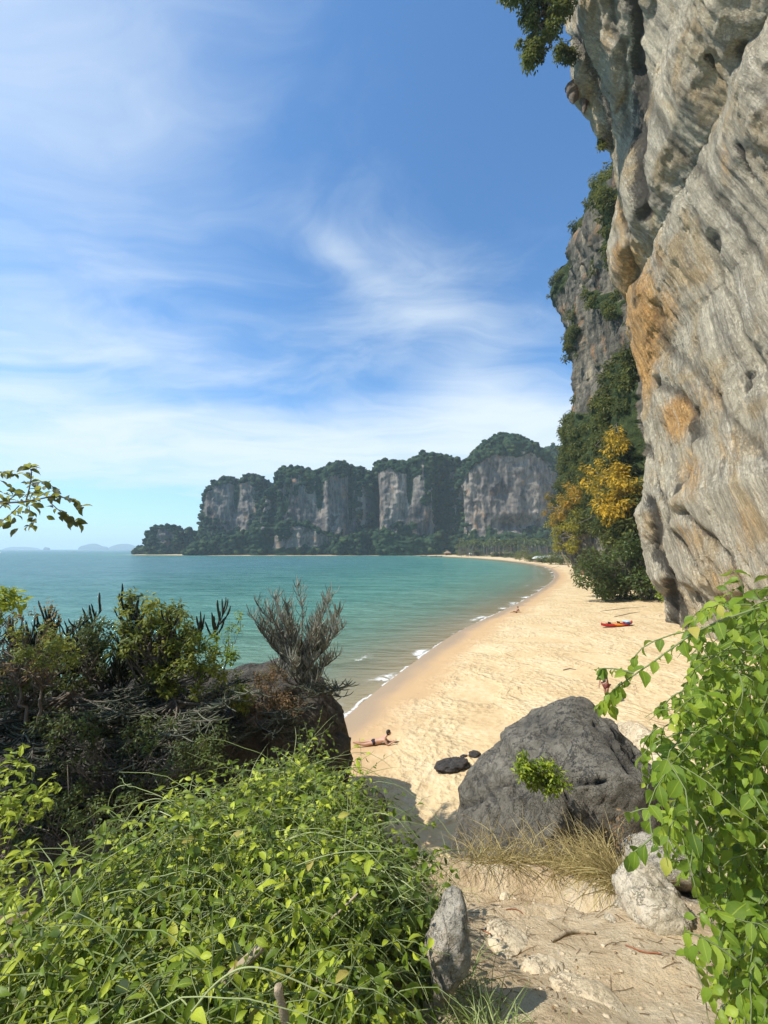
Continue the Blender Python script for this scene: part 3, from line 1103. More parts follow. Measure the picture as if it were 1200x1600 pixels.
def mid_point(x, y):
    """surface point of the middle cliff seen at a photo position"""
    k = np.argmin((MPX - x) ** 2 + (MPY - y) ** 2)
    i, jj = np.unravel_index(k, MPX.shape)
    return MIDP[i, jj]


def crown_tree(name, label, cat, base, spots, rads, n, size, mat, trunk_r=.25, seed=0, droop=.4, tint=(0, 1), group=None, tpl=LEAF_LO, limb_m=None, out_bias=.35, stuff=True):
    """trunk rooted at base, limbs to each clump, leaves"""
    root = empty(name, base)
    tag(root, label, cat, group)
    base = np.array(base)
    spots = np.asarray(spots, float)
    hub = base * .55 + spots.mean(0) * .45
    a = Acc()
    k = 7
    s = np.linspace(0, 1, k)
    r_ = np.random.default_rng(seed)
    tr_ = base[None, None] + (hub - base)[None, None] * s[None, :, None] + .05 * np.linalg.norm(hub - base) * r_.normal(size=(1, k, 3)) * np.sin(s * math.pi)[None, :, None]
    V, f = tubes(tr_, (trunk_r * (1 - .45 * s))[None], 8)
    obj('trunk', V, f, limb_m or m_bark, root, origin=None).location = tuple(-base)
    L = spots - hub
    lp = hub[None, None] + L[:, None] * s[None, :, None] + .08 * np.linalg.norm(L, axis=1)[:, None, None] * r_.normal(size=(len(spots), k, 3)) * np.sin(s * math.pi)[None, :, None]
    V, f = tubes(lp, trunk_r * .5 * (1 - .8 * s)[None] * np.ones((len(spots), 1)), 5)
    obj('limbs', V, f, limb_m or m_bark, root).location = tuple(-base)
    V, fcs, tn = leaf_cloud(spots, rads, n, size, tpl, droop, tint, seed=seed, out_bias=out_bias)
    a.add(V, fcs, tn)
    o = a.obj('foliage', mat, root, smooth=False)
    o.location = tuple(-base)
    o['kind'] = 'stuff'
    return root


def clumps(poly, n, depthf, seed, out=0.0):
    """clump centres spread over a photo outline, standing on the middle cliff or at distance depthf"""
    r_ = np.random.default_rng(seed)
    xs = [q[0] for q in poly]
    ys = [q[1] for q in poly]
    o = []
    while len(o) < n:
        x, y = r_.uniform(min(xs), max(xs)), r_.uniform(min(ys), max(ys))
        if in_poly(np.array(x), np.array(y), poly):
            if callable(depthf):
                o.append(depthf(x, y) + np.array([-out, -out * .3, 0]) * r_.uniform(.6, 1.3))
            else:
                o.append(at(x, y, depthf + r_.uniform(-out, out)))
    return np.array(o)


def ground_at(x, y):
    return np.array([x, y, float(ground(np.array(x), np.array(y)))])


# yellow and orange trees hanging from the middle cliff
for i, (poly, n, cnt, mat, bx, by, lb) in enumerate([
    ([(965, 680), (1005, 672), (1010, 700), (985, 712), (968, 705)], 12, 900, m_yellow, 1008, 700, 'uppermost golden yellow tree on the middle cliff, beside the near wall'),
    ([(930, 725), (960, 720), (975, 740), (1000, 720), (1010, 760), (1000, 800), (975, 815), (955, 790), (930, 765)], 46, 3600, m_yellow, 1000, 760, 'large golden yellow tree spilling down beside the near wall'),
    ([(955, 780), (990, 775), (990, 800), (975, 825), (960, 800)], 10, 700, m_yellow, 985, 790, 'small drooping orange yellow bough under the large yellow tree'),
    ([(862, 775), (880, 762), (892, 775), (905, 790), (900, 815), (875, 820), (862, 805)], 24, 2200, m_russet, 900, 810, 'russet orange tree at the left edge of the middle cliff'),
    ([(866, 815), (900, 815), (925, 800), (925, 850), (905, 870), (885, 865), (868, 850)], 34, 3400, m_gold, 912, 845, 'yellow green tree leaning over the beach under the russet tree'),
    ([(900, 755), (925, 750), (930, 785), (905, 790)], 14, 1300, m_russet, 920, 780, 'patchy orange tree between the russet and the large yellow tree'),
]):
    C = clumps(poly, n, mid_point, 20 + i, 3.2)
    b = mid_point(bx, by)
    crown_tree('cliff_tree', lb, 'tree', b, C, np.random.default_rng(i).uniform(.9, 1.9, n), cnt, .75, mat, .3, 40 + i, .7)

# big dense shrub on the beach at the cliff foot, and two smaller ones
poly = [(906, 885), (925, 868), (960, 850), (990, 840), (1015, 838), (1040, 860), (1042, 905), (1030, 925), (990, 930), (945, 928), (912, 908)]
C = clumps(poly, 60, 68, 91, 4.5)
crown_tree('beach_shrub', 'large dense dark green shrub on the sand at the foot of the cliffs', 'shrub', ground_at(39, 68), C,
           np.random.default_rng(3).uniform(1.0, 2.0, 60), 13000, .55, m_green, .3, 92, .3, (.05, 1), out_bias=.55)
C = clumps([(1022, 905), (1045, 908), (1050, 935), (1035, 935)], 9, 55, 93, 1.0)
crown_tree('beach_shrub', 'low bright green shrub between the large shrub and the near wall', 'shrub', ground_at(37.5, 55), C,
           np.full(9, .8), 1300, .34, m_vine2, .1, 94, .3)

# ------------------------------------------------------------------ far massifs
ROCKY = [(375, 785, 38, 42), (352, 790, 24, 40), (505, 800, 52, 48), (545, 790, 18, 42), (622, 782, 46, 46), (665, 820, 16, 26), (785, 770, 72, 62), (745, 760, 30, 55), (835, 770, 26, 52),
         (263, 842, 12, 16), (455, 848, 42, 16), (300, 850, 8, 8), (560, 850, 8, 10)]
far_veg_pts = []


def massif(name, label, x0, x1, Yf, D, skyl, seed, nth=260, nv=110, deep=(), rocky=True):
    Yc = Yf + D
    X0, X1 = (x0 - 600) / F * Yc, (x1 - 600) / F * Yc
    xc, a_ = (X0 + X1) / 2, (X1 - X0) / 2
    th = np.linspace(0, 2 * math.pi, nth, endpoint=False) + math.pi / 2
    v = np.linspace(0, 1, nv)
    e = 2 / 2.8
    cx = np.sign(np.cos(th)) * np.abs(np.cos(th)) ** e
    cyy = np.sign(np.sin(th)) * np.abs(np.sin(th)) ** e
    s = np.clip((v - .62) / .38, 0, 1)
    rY = np.sqrt(np.clip(1 - s ** 2.2, 0, 1))
    rX = 1 - .10 * s ** 2
    X = xc + a_ * cx[None] * rX[:, None]
    Y = Yc + D * cyy[None] * rY[:, None]
    pxs = 600 + F * X / Yc
    Ht = np.interp(pxs, [q[0] for q in skyl], [(858 - q[1]) / F * Yc + CZ - 3.5 for q in skyl])
    zp = np.where(v < .62, v / .62 * .80, .80 + .20 * np.sin(s * math.pi / 2))
    Zz = -3 + (Ht + 3) * zp[:, None]
    P = V3(X, Y, Zz)
    Nh = nrm(V3(cx[None] / a_ + 0 * X, cyy[None] / D + 0 * X, 0 * X))
    q = V3(P[..., 0], P[..., 1], P[..., 2] * .25) + seed * 13.1
    amp = (1 - .6 * s)[:, None]
    disp = 11 * fbm(q * .018, 3) + 7 * ridged(q * .045, 4) + 3.4 * ridged(V3(q[..., 0], q[..., 1], P[..., 2] * .4) * .12, 4) + 1.6 * ridged(P * .13, 3)
    px, py = proj(P)
    for cx0, cy0, rx, ry, dp in list(deep) + GULLY:
        disp -= np.clip(-cyy * 1.6, 0, 1)[None] * dp * np.exp(-((px - cx0) / rx) ** 2 - ((py - cy0) / ry) ** 2)
    veg = np.full(px.shape, 1.0)
    jx = px + 26 * fbm(P * .035, 4) + 16 * fbm(P * .12, 3)
    jy = py + 26 * fbm(P * .035 + 5, 4) + 16 * fbm(P * .12 + 5, 3)
    if rocky:
        for cx0, cy0, rx, ry in ROCKY:
            dd = np.sqrt(((jx - cx0) / rx) ** 2 + ((jy - cy0) / ry) ** 2)
            veg = np.minimum(veg, -0.25 + 1.25 * sstep(dd, .75, 1.15))
    veg = np.where((ridged(q * .07 + 50, 3) > .66) & (Zz > 25) & rocky, np.minimum(veg, .2), veg)
    veg = np.where((s[:, None] > .28 + .3 * fbm(P * .04, 3)), 1.0, veg)
    for cx0, cy0, rx, ry, dp in GULLY:
        veg = np.maximum(veg, 1.4 * np.exp(-((px - cx0) / rx / .8) ** 2 - ((py - cy0) / ry) ** 2))
        P[..., 2] -= .10 * dp * np.exp(-((px - cx0) / rx / 1.6) ** 2) * s[:, None]
    bil = np.abs(vnoise(P * .16 + 3)) + .5 * np.abs(vnoise(P * .4))
    disp = disp * amp + sstep(veg, .4, .9) * bil * 5
    P = P + Nh * disp[..., None]
    P[..., 2] += sstep(veg, .4, .9) * s[:, None] ** .5 * (bil * 6 - 3)
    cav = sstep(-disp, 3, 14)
    o = obj(name, P, grid_faces(nv, nth, True), m_far, attrs={'veg': veg, 'cav': cav}, origin=(xc, Yc, 0))
    tag(o, label, 'cliff', 'limestone massifs across the bay', 'structure')
    sel = (veg > .6) & (P[..., 1] < Yc + D * .15) & (P[..., 2] > 2)
    far_veg_pts.append(P[sel])
    return o


GULLY = [(424, 790, 8, 70, 26), (500, 760, 7, 40, 12), (578, 790, 11, 80, 30), (640, 750, 6, 40, 12), (700, 790, 12, 80, 26), (368, 760, 6, 40, 10), (548, 770, 5, 50, 10)]
massif('limestone_massif', 'leftmost tall limestone massif with a rounded bare grey face', 328, 434, 640, 34,
       [(326, 800), (333, 768), (345, 752), (358, 745), (368, 744), (378, 748), (386, 742), (400, 740), (413, 746), (420, 758), (434, 772)], 1)
massif('limestone_massif', 'second massif from the left with the pale pinkish cliff face', 406, 592, 610, 45,
       [(406, 785), (420, 764), (433, 745), (445, 734), (465, 730), (482, 735), (500, 735), (520, 725), (540, 724), (556, 728), (575, 730), (592, 738)], 2, 320)
massif('limestone_massif', 'third massif from the left with a broad pale face above the trees', 560, 728, 590, 48,
       [(560, 745), (578, 730), (592, 722), (610, 720), (632, 724), (642, 716), (656, 710), (680, 710), (700, 712), (715, 718), (726, 740)], 3, 300,
       deep=[(578, 790, 9, 60, 22), (690, 790, 12, 60, 18)])
massif('limestone_massif', 'highest domed massif above the palm grove with dark hollows', 708, 868, 560, 52,
       [(704, 780), (712, 748), (726, 725), (742, 706), (752, 692), (768, 684), (785, 681), (800, 684), (815, 692), (830, 702), (842, 712), (856, 730), (868, 790)], 4, 340,
       deep=[(805, 822, 38, 12, 16), (775, 740, 12, 14, 6), (790, 775, 10, 16, 7), (715, 800, 10, 60, 12)])
massif('wooded_hill', 'dark wooded hill behind the highest massif', 826, 960, 680, 60,
       [(820, 720), (840, 702), (856, 698), (875, 700), (900, 698), (960, 705)], 5, 160, 70, rocky=False)
massif('rock_stack', 'small round rock stack at the left tip of the headland', 243, 286, 640, 12,
       [(241, 850), (245, 830), (250, 820), (262, 817), (274, 819), (282, 830), (288, 848)], 6, 120, 60)
massif('low_headland', 'low wooded point beside the small round rock stack', 223, 345, 655, 16,
       [(221, 862), (226, 853), (240, 853), (262, 853), (284, 853), (289, 846), (295, 827), (303, 824), (312, 832), (322, 834), (345, 826)], 7, 200, 60, rocky=False)
massif('low_headland', 'long wooded spur with grey rock below the second massif', 300, 565, 585, 22,
       [(298, 858), (330, 838), (360, 834), (385, 832), (405, 818), (430, 812), (455, 812), (480, 815), (500, 822), (530, 835), (560, 850)], 8, 300, 70)
massif('low_headland', 'wooded slope under the third massif along the shore', 520, 735, 578, 16,
       [(515, 858), (540, 838), (570, 826), (600, 822), (630, 835), (660, 838), (690, 825), (710, 835), (735, 850)], 9, 220, 60, rocky=False)

pts = np.concatenate(far_veg_pts)
r_ = np.random.default_rng(11)
pts = pts[r_.choice(len(pts), 3600)]
S, fcs = ICO[1]
Svar = np.stack([S * (1 + .3 * vnoise(S * 1.7 + k * 9)[:, None]) for k in range(6)])
kk = r_.integers(0, 6, len(pts))
sz = r_.uniform(1.8, 4.6, len(pts))
Vv = pts[:, None] + Svar[kk] * sz[:, None, None] * np.array([1.1, 1.1, .85])
ff = (fcs[None] + (np.arange(len(pts)) * len(S))[:, None, None]).reshape(-1, 3)
m_crown, n = material('far_tree_crown')
p = n.pos()
c = n.ramp(n.math('ADD', n.math('MULTIPLY', n.attr('tint'), .6), n.math('MULTIPLY', n.noise(p, .5, 5, .7), .4)), [(.15, G_FAR[0]), (.5, G_FAR[1]), (.85, (.075, .10, .034))])
n.out(n.bsdf(c, .9, n.bump(n.noise(p, .8, 6, .7), 1.0, 2.0), .1))
o = obj('forest', Vv, ff, m_crown, attrs={'tint': np.repeat(r_.random(len(pts)), len(S))}, origin=(0, 600, 0))
tag(o, 'woodland covering the tops and feet of the massifs across the bay', None, None, 'stuff')

# faint far islands on the horizon at the left
for (xa, xb, top, Yd, lb) in [(126, 170, 849.5, 6200, 'broad faint hazy island on the horizon left of the headland'), (172, 224, 850.5, 6600, 'faint hazy island on the horizon touching the headland tip'),
                              (70, 80, 853.5, 5200, 'tiny faint rock island far out on the horizon'), (10, 62, 854, 7200, 'very faint low island at the left end of the horizon')]:
    Xa, Xb = (xa - 600) / F * Yd, (xb - 600) / F * Yd
    hh = (858 - top) / F * Yd
    S3, f3 = ICO[4]
    V = S3 * np.array([(Xb - Xa) / 2, (Xb - Xa) / 3, hh])
    V[:, 2] *= 1 + .45 * fbm(V3(V[:, 0] * 4 / (Xb - Xa), 0 * V[:, 0], xa + 0 * V[:, 0]), 4)
    o = obj('distant_island', V + np.array([(Xa + Xb) / 2, Yd, 0]), f3, m_islet, origin=((Xa + Xb) / 2, Yd, 0))
    tag(o, lb, 'island', 'far islands', 'structure')

# ------------------------------------------------------------------ palm grove, huts, boats at the far beach
def make_palm(base, hgt, seed):
    r_ = np.random.default_rng(seed)
    root = empty('palm_tree', base)
    s = np.linspace(0, 1, 6)
    bend = r_.uniform(-1.5, 1.5, 2)
    path = V3(bend[0] * s ** 2, bend[1] * s ** 2, hgt * s)[None]
    V, f = tubes(path, (.28 - .12 * s)[None], 6)
    obj('trunk', V, f, m_bark, root)
    n = 15
    a_ = r_.uniform(0, 2 * math.pi, n)
    up = r_.uniform(-.2, 1.0, n)
    k = np.linspace(0, 1, 6)
    L = r_.uniform(3.0, 4.2, n)
    fr = V3(bend[0] + np.cos(a_)[:, None] * L[:, None] * k, bend[1] + np.sin(a_)[:, None] * L[:, None] * k,
            hgt + up[:, None] * L[:, None] * k * .9 - (1.4 * k ** 2 * L[:, None] * .6))
    wd = np.array([.12, .5, .65, .55, .35, .05])[None]
    V, f = ribbons(fr, wd)
    a = Acc()
    a.add(V, f, np.repeat(r_.random(n), 12))
    a.obj('crown', m_palm, root)
    return root


protos = [make_palm((0, 0, 0), h_, 60 + h_) for h_ in (13, 16, 18, 15)]
used = set()
r_ = np.random.default_rng(77)
palm_rows = []
for i in range(112):
    x = 716 + 158 * (i + r_.uniform(-.4, .4)) / 112
    Yd = r_.uniform(455, 545) - (x - 716) * .55
    palm_rows.append((x, Yd))
for i, (x, Yd) in enumerate(palm_rows):
    k = i % 4
    o = protos[k] if k not in used else copy_tree(protos[k])
    used.add(k)
    Xw = (x - 600) / F * Yd
    o.location = (Xw, Yd, float(ground(np.array(Xw), np.array(Yd))) - .2)
    o.rotation_euler = (0, 0, r_.uniform(0, 6.28))
    sc_ = r_.uniform(.85, 1.15)
    o.scale = (sc_,) * 3
    tag(o, 'slender coconut palm in the grove behind the far end of the beach', 'palm tree', 'palms in the grove at the far beach')

bush_specs = [(700, 866, 560, 5, 'round green bush left of the thatched hut'), (722, 864, 520, 6, 'low bush right behind the thatched hut'), (745, 862, 480, 6, 'low spreading bush in front of the palm trunks at left'),
              (800, 864, 380, 5, 'bush by the shore under the middle of the palm grove'), (815, 858, 330, 7, 'tall green bush in front of the palm grove'), (828, 868, 280, 5, 'bush in front of the pale roofed huts at left'),
              (846, 868, 250, 5, 'green bush below the pale roofed huts'), (868, 872, 225, 4.5, 'low creeper covered bush behind the bare leaning trunk'), (884, 874, 215, 5, 'dark bush at the foot of the middle cliff'),
              (835, 855, 320, 6, 'bush behind the pale roofed huts'), (878, 858, 240, 6, 'leafy bush under the russet tree'), (775, 864, 430, 5, 'low bush at the grove edge near the long shed'), (664, 862, 572, 6, 'shore bush left of the moored boats')]
for i, (x, y, Yd, rad_, lb) in enumerate(bush_specs):
    c = at(x, y, Yd)
    gp = ground_at(c[0], c[1])
    rr = np.random.default_rng(200 + i)
    C = gp + rr.normal(size=(12, 3)) * np.array([rad_ * .6, rad_ * .4, rad_ * .2]) + np.array([0, 0, rad_ * .5])
    crown_tree('shore_shrub', lb, 'shrub', gp, C, rr.uniform(.25, .5, 12) * rad_, 900, 1.0 * Yd / 400 + .3, m_cliffgreen if i % 3 else m_green, .15, 230 + i, .2, (.2, 1), 'shrubs along the far beach')


def boxm(a, c, sz, tint=.5, rz=0.0):
    x, y, z = sz[0] / 2, sz[1] / 2, sz[2] / 2
    V = np.array([[sx * x, sy * y, s2 * z] for s2 in (-1, 1) for sy in (-1, 1) for sx in (-1, 1)], float)
    cr, sr = math.cos(rz), math.sin(rz)
    V = V3(V[:, 0] * cr - V[:, 1] * sr, V[:, 0] * sr + V[:, 1] * cr, V[:, 2]) + np.array(c)
    a.add(V, np.array([[0, 2, 3, 1], [4, 5, 7, 6], [0, 1, 5, 4], [2, 6, 7, 3], [0, 4, 6, 2], [1, 3, 7, 5]]), tint)


m_thatch = plain_mat('thatch', (.30, .20, .13), .9, .1, .4, 6)
m_whiteroof = plain_mat('pale_roof', (.60, .60, .58), .6, .2, .15, 2)
m_woodwall = plain_mat('timber_wall', (.16, .12, .08), .8, .1, .3, 3)
m_darkgap = plain_mat('dark_opening', (.03, .028, .025), .8, .1)


def hut(x, y, Yd, wdt, dep, hgt, roofm, label, thatch=False):
    c = at(x, y, Yd)
    gp = ground_at(c[0], c[1])
    root = empty('beach_hut', gp, .1)
    tag(root, label, 'hut', 'huts behind the far beach')
    a = Acc()
    boxm(a, (0, 0, hgt * .45), (wdt, dep, hgt * .9))
    a.obj('wall', m_woodwall, root, False)
    a = Acc()
    boxm(a, (-wdt * .15, -dep / 2 - .03, hgt * .35), (wdt * .2, .06, hgt * .7))
    a.obj('door', m_darkgap, root, False)
    a = Acc()
    boxm(a, (wdt * .22, -dep / 2 - .03, hgt * .5), (wdt * .22, .06, hgt * .3))
    a.obj('window', m_darkgap, root, False)
    o_ = .8
    zt = hgt + (2.4 if thatch else 1.0)
    xx, yy, z0 = wdt / 2 + o_, dep / 2 + o_, hgt * .82
    rdg = .1 if thatch else wdt / 2
    V = np.array([[-xx, -yy, z0], [xx, -yy, z0], [xx, yy, z0], [-xx, yy, z0], [-rdg, 0, zt], [rdg, 0, zt],
                  [-xx, -yy, z0 - .15], [xx, -yy, z0 - .15], [xx, yy, z0 - .15], [-xx, yy, z0 - .15]])
    obj('roof', V, [np.array([[0, 1, 5, 4], [2, 3, 4, 5], [0, 6, 7, 1], [1, 7, 8, 2], [2, 8, 9, 3], [3, 9, 6, 0], [6, 9, 8, 7]]), np.array([[1, 2, 5], [3, 0, 4]])], roofm, root, smooth=False)


hut(699, 866.5, 548, 7, 5, 3.4, m_thatch, 'small thatched hut with a pointed roof on the far sand', True)
hut(784, 865, 440, 22, 6, 3.6, m_woodwall, 'long low timber shed among the palm trunks')
hut(846, 862, 262, 8, 5, 2.8, m_whiteroof, 'pale roofed hut behind the beach at left')
hut(856, 861.5, 258, 4.5, 4, 3.0, m_whiteroof, 'small pale roofed hut beside the larger pale roofed one')
hut(868, 861, 250, 4.5, 4, 2.9, m_whiteroof, 'pale roofed hut nearest the leaning bare trunk')
hut(736, 866, 505, 3, 3, 2.4, m_whiteroof, 'tiny white roofed kiosk right of the thatched hut')


# bare leaning trunks under the middle cliff
def bare_trunk(pts, r0, label, Yd, branches=()):
    Q = np.array([at(x, y, Yd) for x, y in pts])
    Q[0] = ground_at(Q[0][0], Yd)
    root = empty('bare_tree', Q[0])
    tag(root, label, 'bare tree')
    k = 10
    s = np.linspace(0, 1, k)
    path = V3(*[np.interp(s, np.linspace(0, 1, len(Q)), Q[:, i]) for i in range(3)])[None]
    V, f = tubes(path, (r0 * (1 - .7 * s))[None], 6)
    obj('trunk', V - Q[0], f, m_deadwood, root)
    for br in branches:
        B = np.array([at(x, y, Yd) for x, y in br])
        path = V3(*[np.interp(s, np.linspace(0, 1, len(B)), B[:, i]) for i in range(3)])[None]
        V, f = tubes(path, (r0 * .4 * (1 - .7 * s))[None], 5)
        obj('branch', V - Q[0], f, m_deadwood, root)
    return root


bare_trunk([(889, 881), (880, 868), (873, 856), (868, 845)], .35, 'pale bare trunk leaning left over the sand under the russet tree', 190, [[(882, 870), (878, 862), (880, 852)]])
bare_trunk([(897, 884), (892, 872), (890, 858)], .3, 'second bare leaning trunk nearer the cliff foot', 175, [[(893, 874), (886, 868), (884, 860)], [(892, 870), (898, 862)]])


def longtail(x, y, label, Ln=9.0, Z=0.0, rz=0.0):
    b = on(x, y, Z)
    root = empty('longtail_boat', b, rz)
    tag(root, label, 'boat', 'long wooden boats on the bay')
    k = 15
    s = np.linspace(-1, 1, k)
    wd = .75 * np.sqrt(np.clip(1 - np.abs(s) ** 2.6, 0, 1)) + .05
    sheer = .55 + 1.3 * np.clip(s, 0, 1) ** 3 + .3 * np.clip(-s, 0, 1) ** 2
    prof = [(-1, 1, 0), (-.75, .35, 0), (0, -.05, 0), (.75, .35, 0), (1, 1, 0), (.85, .9, 1), (0, .25, 1), (-.85, .9, 1)]
    G = np.array([[(si * Ln / 2, px_ * wi, pz * sh_) for (px_, pz, _) in prof] for si, wi, sh_ in zip(s, wd, sheer)])
    obj('hull', G, grid_faces(k, len(prof), True), m_boat, root)
    a = Acc()
    for xx in (-2.2, -.8, .6):
        for yy in (-.55, .55):
            boxm(a, (xx, yy, 1.2), (.06, .06, 1.5))
    a.obj('post', m_woodwall, root, False)
    a = Acc()
    boxm(a, (-.8, 0, 1.98), (3.6, 1.5, .06))
    a.obj('canopy', m_whiteroof, root, False)
    return root


m_boat = plain_mat('boat_wood', (.10, .06, .04), .5, .4, .3, 3)
longtail(116, 862.4, 'small boat alone far out on the open sea', 12, 0, .1)
longtail(486, 867.4, 'long dark boat under the pale cliff of the second massif', 10, 0, .05)
longtail(500, 867.8, 'red brown boat right of the long dark boat', 8, 0, 0)
longtail(662, 869.2, 'leftmost of the three boats moored off the thatched hut', 8, 0, .1)
longtail(677, 869.8, 'middle boat of the three moored off the thatched hut', 8, 0, -.05)
longtail(686, 870.2, 'rightmost of the three boats moored off the thatched hut', 7, 0, .1)

# ------------------------------------------------------------------ rocks near the path
def rock_thing(name, label, cat, pts, Y0, depth, mat, **kw):
    V, fc, cav, c = rock_from_outline(pts, Y0, depth, **kw)
    base = np.array([c[0], c[1], V[:, 2].min()])
    o = obj(name, V, fc, mat, attrs={'cav': cav}, origin=base)
    return tag(o, label, cat)


rock_thing('boulder', 'big rounded dark grey boulder beside the path above the sand', 'boulder',
           [(717, 1290), (722, 1262), (736, 1238), (764, 1212), (800, 1190), (812, 1162), (836, 1142), (866, 1120), (892, 1108), (925, 1104), (954, 1112), (980, 1136), (1003, 1165), (1014, 1200),
            (1018, 1250), (1030, 1330), (1030, 1450), (1000, 1640), (880, 1700), (760, 1640), (712, 1450), (708, 1330)], 5.3, 1.35, m_boulder, sub=6, seed=3, amp=.06, freq=2.2, cuts=30, flat=.68,
           cracks=[[(718, 1262), (750, 1250), (775, 1228), (792, 1222)], [(815, 1160), (806, 1200), (800, 1240)], [(872, 1228), (910, 1222), (945, 1220)], [(885, 1235), (893, 1262), (897, 1280)],
                   [(938, 1108), (970, 1150), (998, 1195)], [(768, 1240), (775, 1270), (770, 1290)], [(930, 1130), (955, 1150), (985, 1205)]], crack_w=3.6, crack_d=.10)
rock_thing('rock_flank', 'brown sloping rock just right of the big grey boulder', 'rock',
           [(985, 1165), (1003, 1140), (1040, 1160), (1075, 1210), (1110, 1280), (1130, 1350), (1140, 1450), (1120, 1640), (1020, 1640), (980, 1450), (970, 1300)], 5.7, 1.1, m_tan, sub=5, seed=8, amp=.09, flat=.5)
rock_thing('pale_boulder', 'pale rounded boulder with a dark hollow at the right of the path', 'boulder',
           [(990, 1345), (1005, 1328), (1035, 1322), (1065, 1330), (1095, 1350), (1113, 1372), (1114, 1410), (1100, 1470), (1050, 1500), (1005, 1470), (985, 1390)], 3.1, .34, m_greystone, sub=5, seed=12, amp=.07, freq=2,
           cracks=[[(1060, 1395), (1085, 1400), (1100, 1405)]], crack_w=14, crack_d=.2)
rock_thing('pale_rock', 'cream knobbly rock in front of the pale rounded boulder', 'rock',
           [(972, 1392), (990, 1374), (1020, 1366), (1050, 1378), (1062, 1405), (1072, 1450), (1062, 1500), (1030, 1510), (1000, 1480), (982, 1430)], 2.5, .20, m_pale, sub=5, seed=14, amp=.12, freq=2.4)
rock_thing('upright_stone', 'upright pale grey stone between the green vines and the path', 'rock',
           [(690, 1425), (699, 1402), (712, 1394), (724, 1402), (729, 1425), (722, 1448), (733, 1478), (728, 1505), (712, 1530), (698, 1560), (680, 1560), (672, 1510), (670, 1465), (679, 1440)], 1.70, .09, m_greystone,
           sub=5, seed=21, amp=.09, freq=3.0, cuts=14)


def slab(name, label, cat, x, y, dims, rz, mat, seed, sink=.35, sub=5, amp=.1, z=None):
    """flattish stone bedded in the ground where the photo shows it"""
    c = ground_hit(x, y)
    S_, f_ = ICO[sub]
    r__ = np.random.default_rng(seed)
    D = S_.copy()
    for _ in range(16):
        nn = nrm(r__.normal(size=3) * np.array([1, 1, .8]))
        h_ = r__.uniform(.66, .9)
        D = D - np.clip(D @ nn - h_, 0, None)[:, None] * nn * .9
    dims = np.array(dims, float)
    dsp = amp * (fbm(D * 2.2 + seed, 5) + .8 * (ridged(D * 4 + seed, 5) - .3))
    V = (D + S_ * dsp[:, None]) * dims
    cr, sr = math.cos(rz), math.sin(rz)
    V = V3(V[:, 0] * cr - V[:, 1] * sr, V[:, 0] * sr + V[:, 1] * cr, V[:, 2] + dims[2] * (1 - 2 * sink))
    o = obj(name, V, f_, mat, attrs={'cav': np.clip(-dsp / amp, 0, 1)})
    o.location = tuple(c)
    return tag(o, label, cat)


def ground_hit(x, y):
    d_ = ray(x, y)
    tt = np.concatenate([np.linspace(.8, 12, 500), np.linspace(12.2, 120, 900)])
    Pm = np.array([0, 0, CZ]) + d_ * tt[:, None]
    hit = np.flatnonzero(Pm[:, 2] < ground(Pm[:, 0], Pm[:, 1]))
    return Pm[hit[0]] if len(hit) else Pm[-1]


slab('path_stone', 'flat tan stone step half buried in the path', 'stone', 785, 1468, (.15, .13, .045), .3, m_tan, 31, .7)
slab('path_stone', 'long tan and brown rock buried at the bottom of the path', 'stone', 925, 1560, (.17, .10, .045), -.9, m_tan, 33, .7)
slab('path_stone', 'smooth pale tan rock bulging from the path below the flat step', 'stone', 850, 1520, (.13, .10, .045), .2, m_tan, 34, .75)
slab('path_stone', 'small pale stone in the gravel left of the cream rock', 'stone', 975, 1415, (.07, .05, .04), .2, m_pale, 35, .4, 4)
slab('path_stone', 'little angular stone at the edge of the dry grass', 'stone', 790, 1405, (.05, .04, .03), .8, m_tan, 36, .4, 4)
slab('path_stone', 'little cream stone beside the foot of the cream rock', 'stone', 955, 1440, (.04, .03, .025), 1.8, m_pale, 37, .4, 4)
slab('black_rock', 'low barnacled black rock lying on the sand', 'rock', 708, 1202, (.78, .40, .24), .22, m_barn, 41, .25, 5, .22)
slab('black_rock', 'small black rock behind the low barnacled one', 'rock', 741, 1182, (.28, .18, .14), .1, m_barn, 43, .25, 4, .22)
slab('black_rock', 'tiny black rock between the two others on the sand', 'rock', 724, 1184, (.18, .10, .08), .3, m_barn, 45, .25, 4, .22)

# left outcrop
rock_thing('rock_outcrop', 'dark layered rock outcrop rising from the beach under the shrubs', 'rock',
           [(-420, 1120), (-200, 1100), (60, 1095), (220, 1085), (330, 1070), (380, 1060), (425, 1052), (470, 1062), (505, 1090), (535, 1115), (546, 1150), (548, 1190), (540, 1230), (530, 1290), (520, 1420),
            (200, 1560), (-200, 1560), (-430, 1400)], 13.0, 2.8, m_outcrop, sub=6, seed=51, amp=.06, freq=3.0, cuts=8, flat=.35,
           cracks=[[(470, 1150), (548, 1140)], [(455, 1185), (550, 1178)], [(480, 1210), (545, 1215)], [(420, 1120), (480, 1165), (470, 1230)], [(300, 1180), (420, 1190)]], crack_w=4, crack_d=.22)

# shaded rock knob at the outcrop foot in the gap
rock_thing('small_rock', 'small shaded rock on the sand at the foot of the dark outcrop', 'rock',
           [(545, 1235), (560, 1232), (580, 1238), (600, 1250), (600, 1290), (550, 1300), (535, 1260)], 10.5, .5, m_outcrop, sub=4, seed=55, amp=.1)

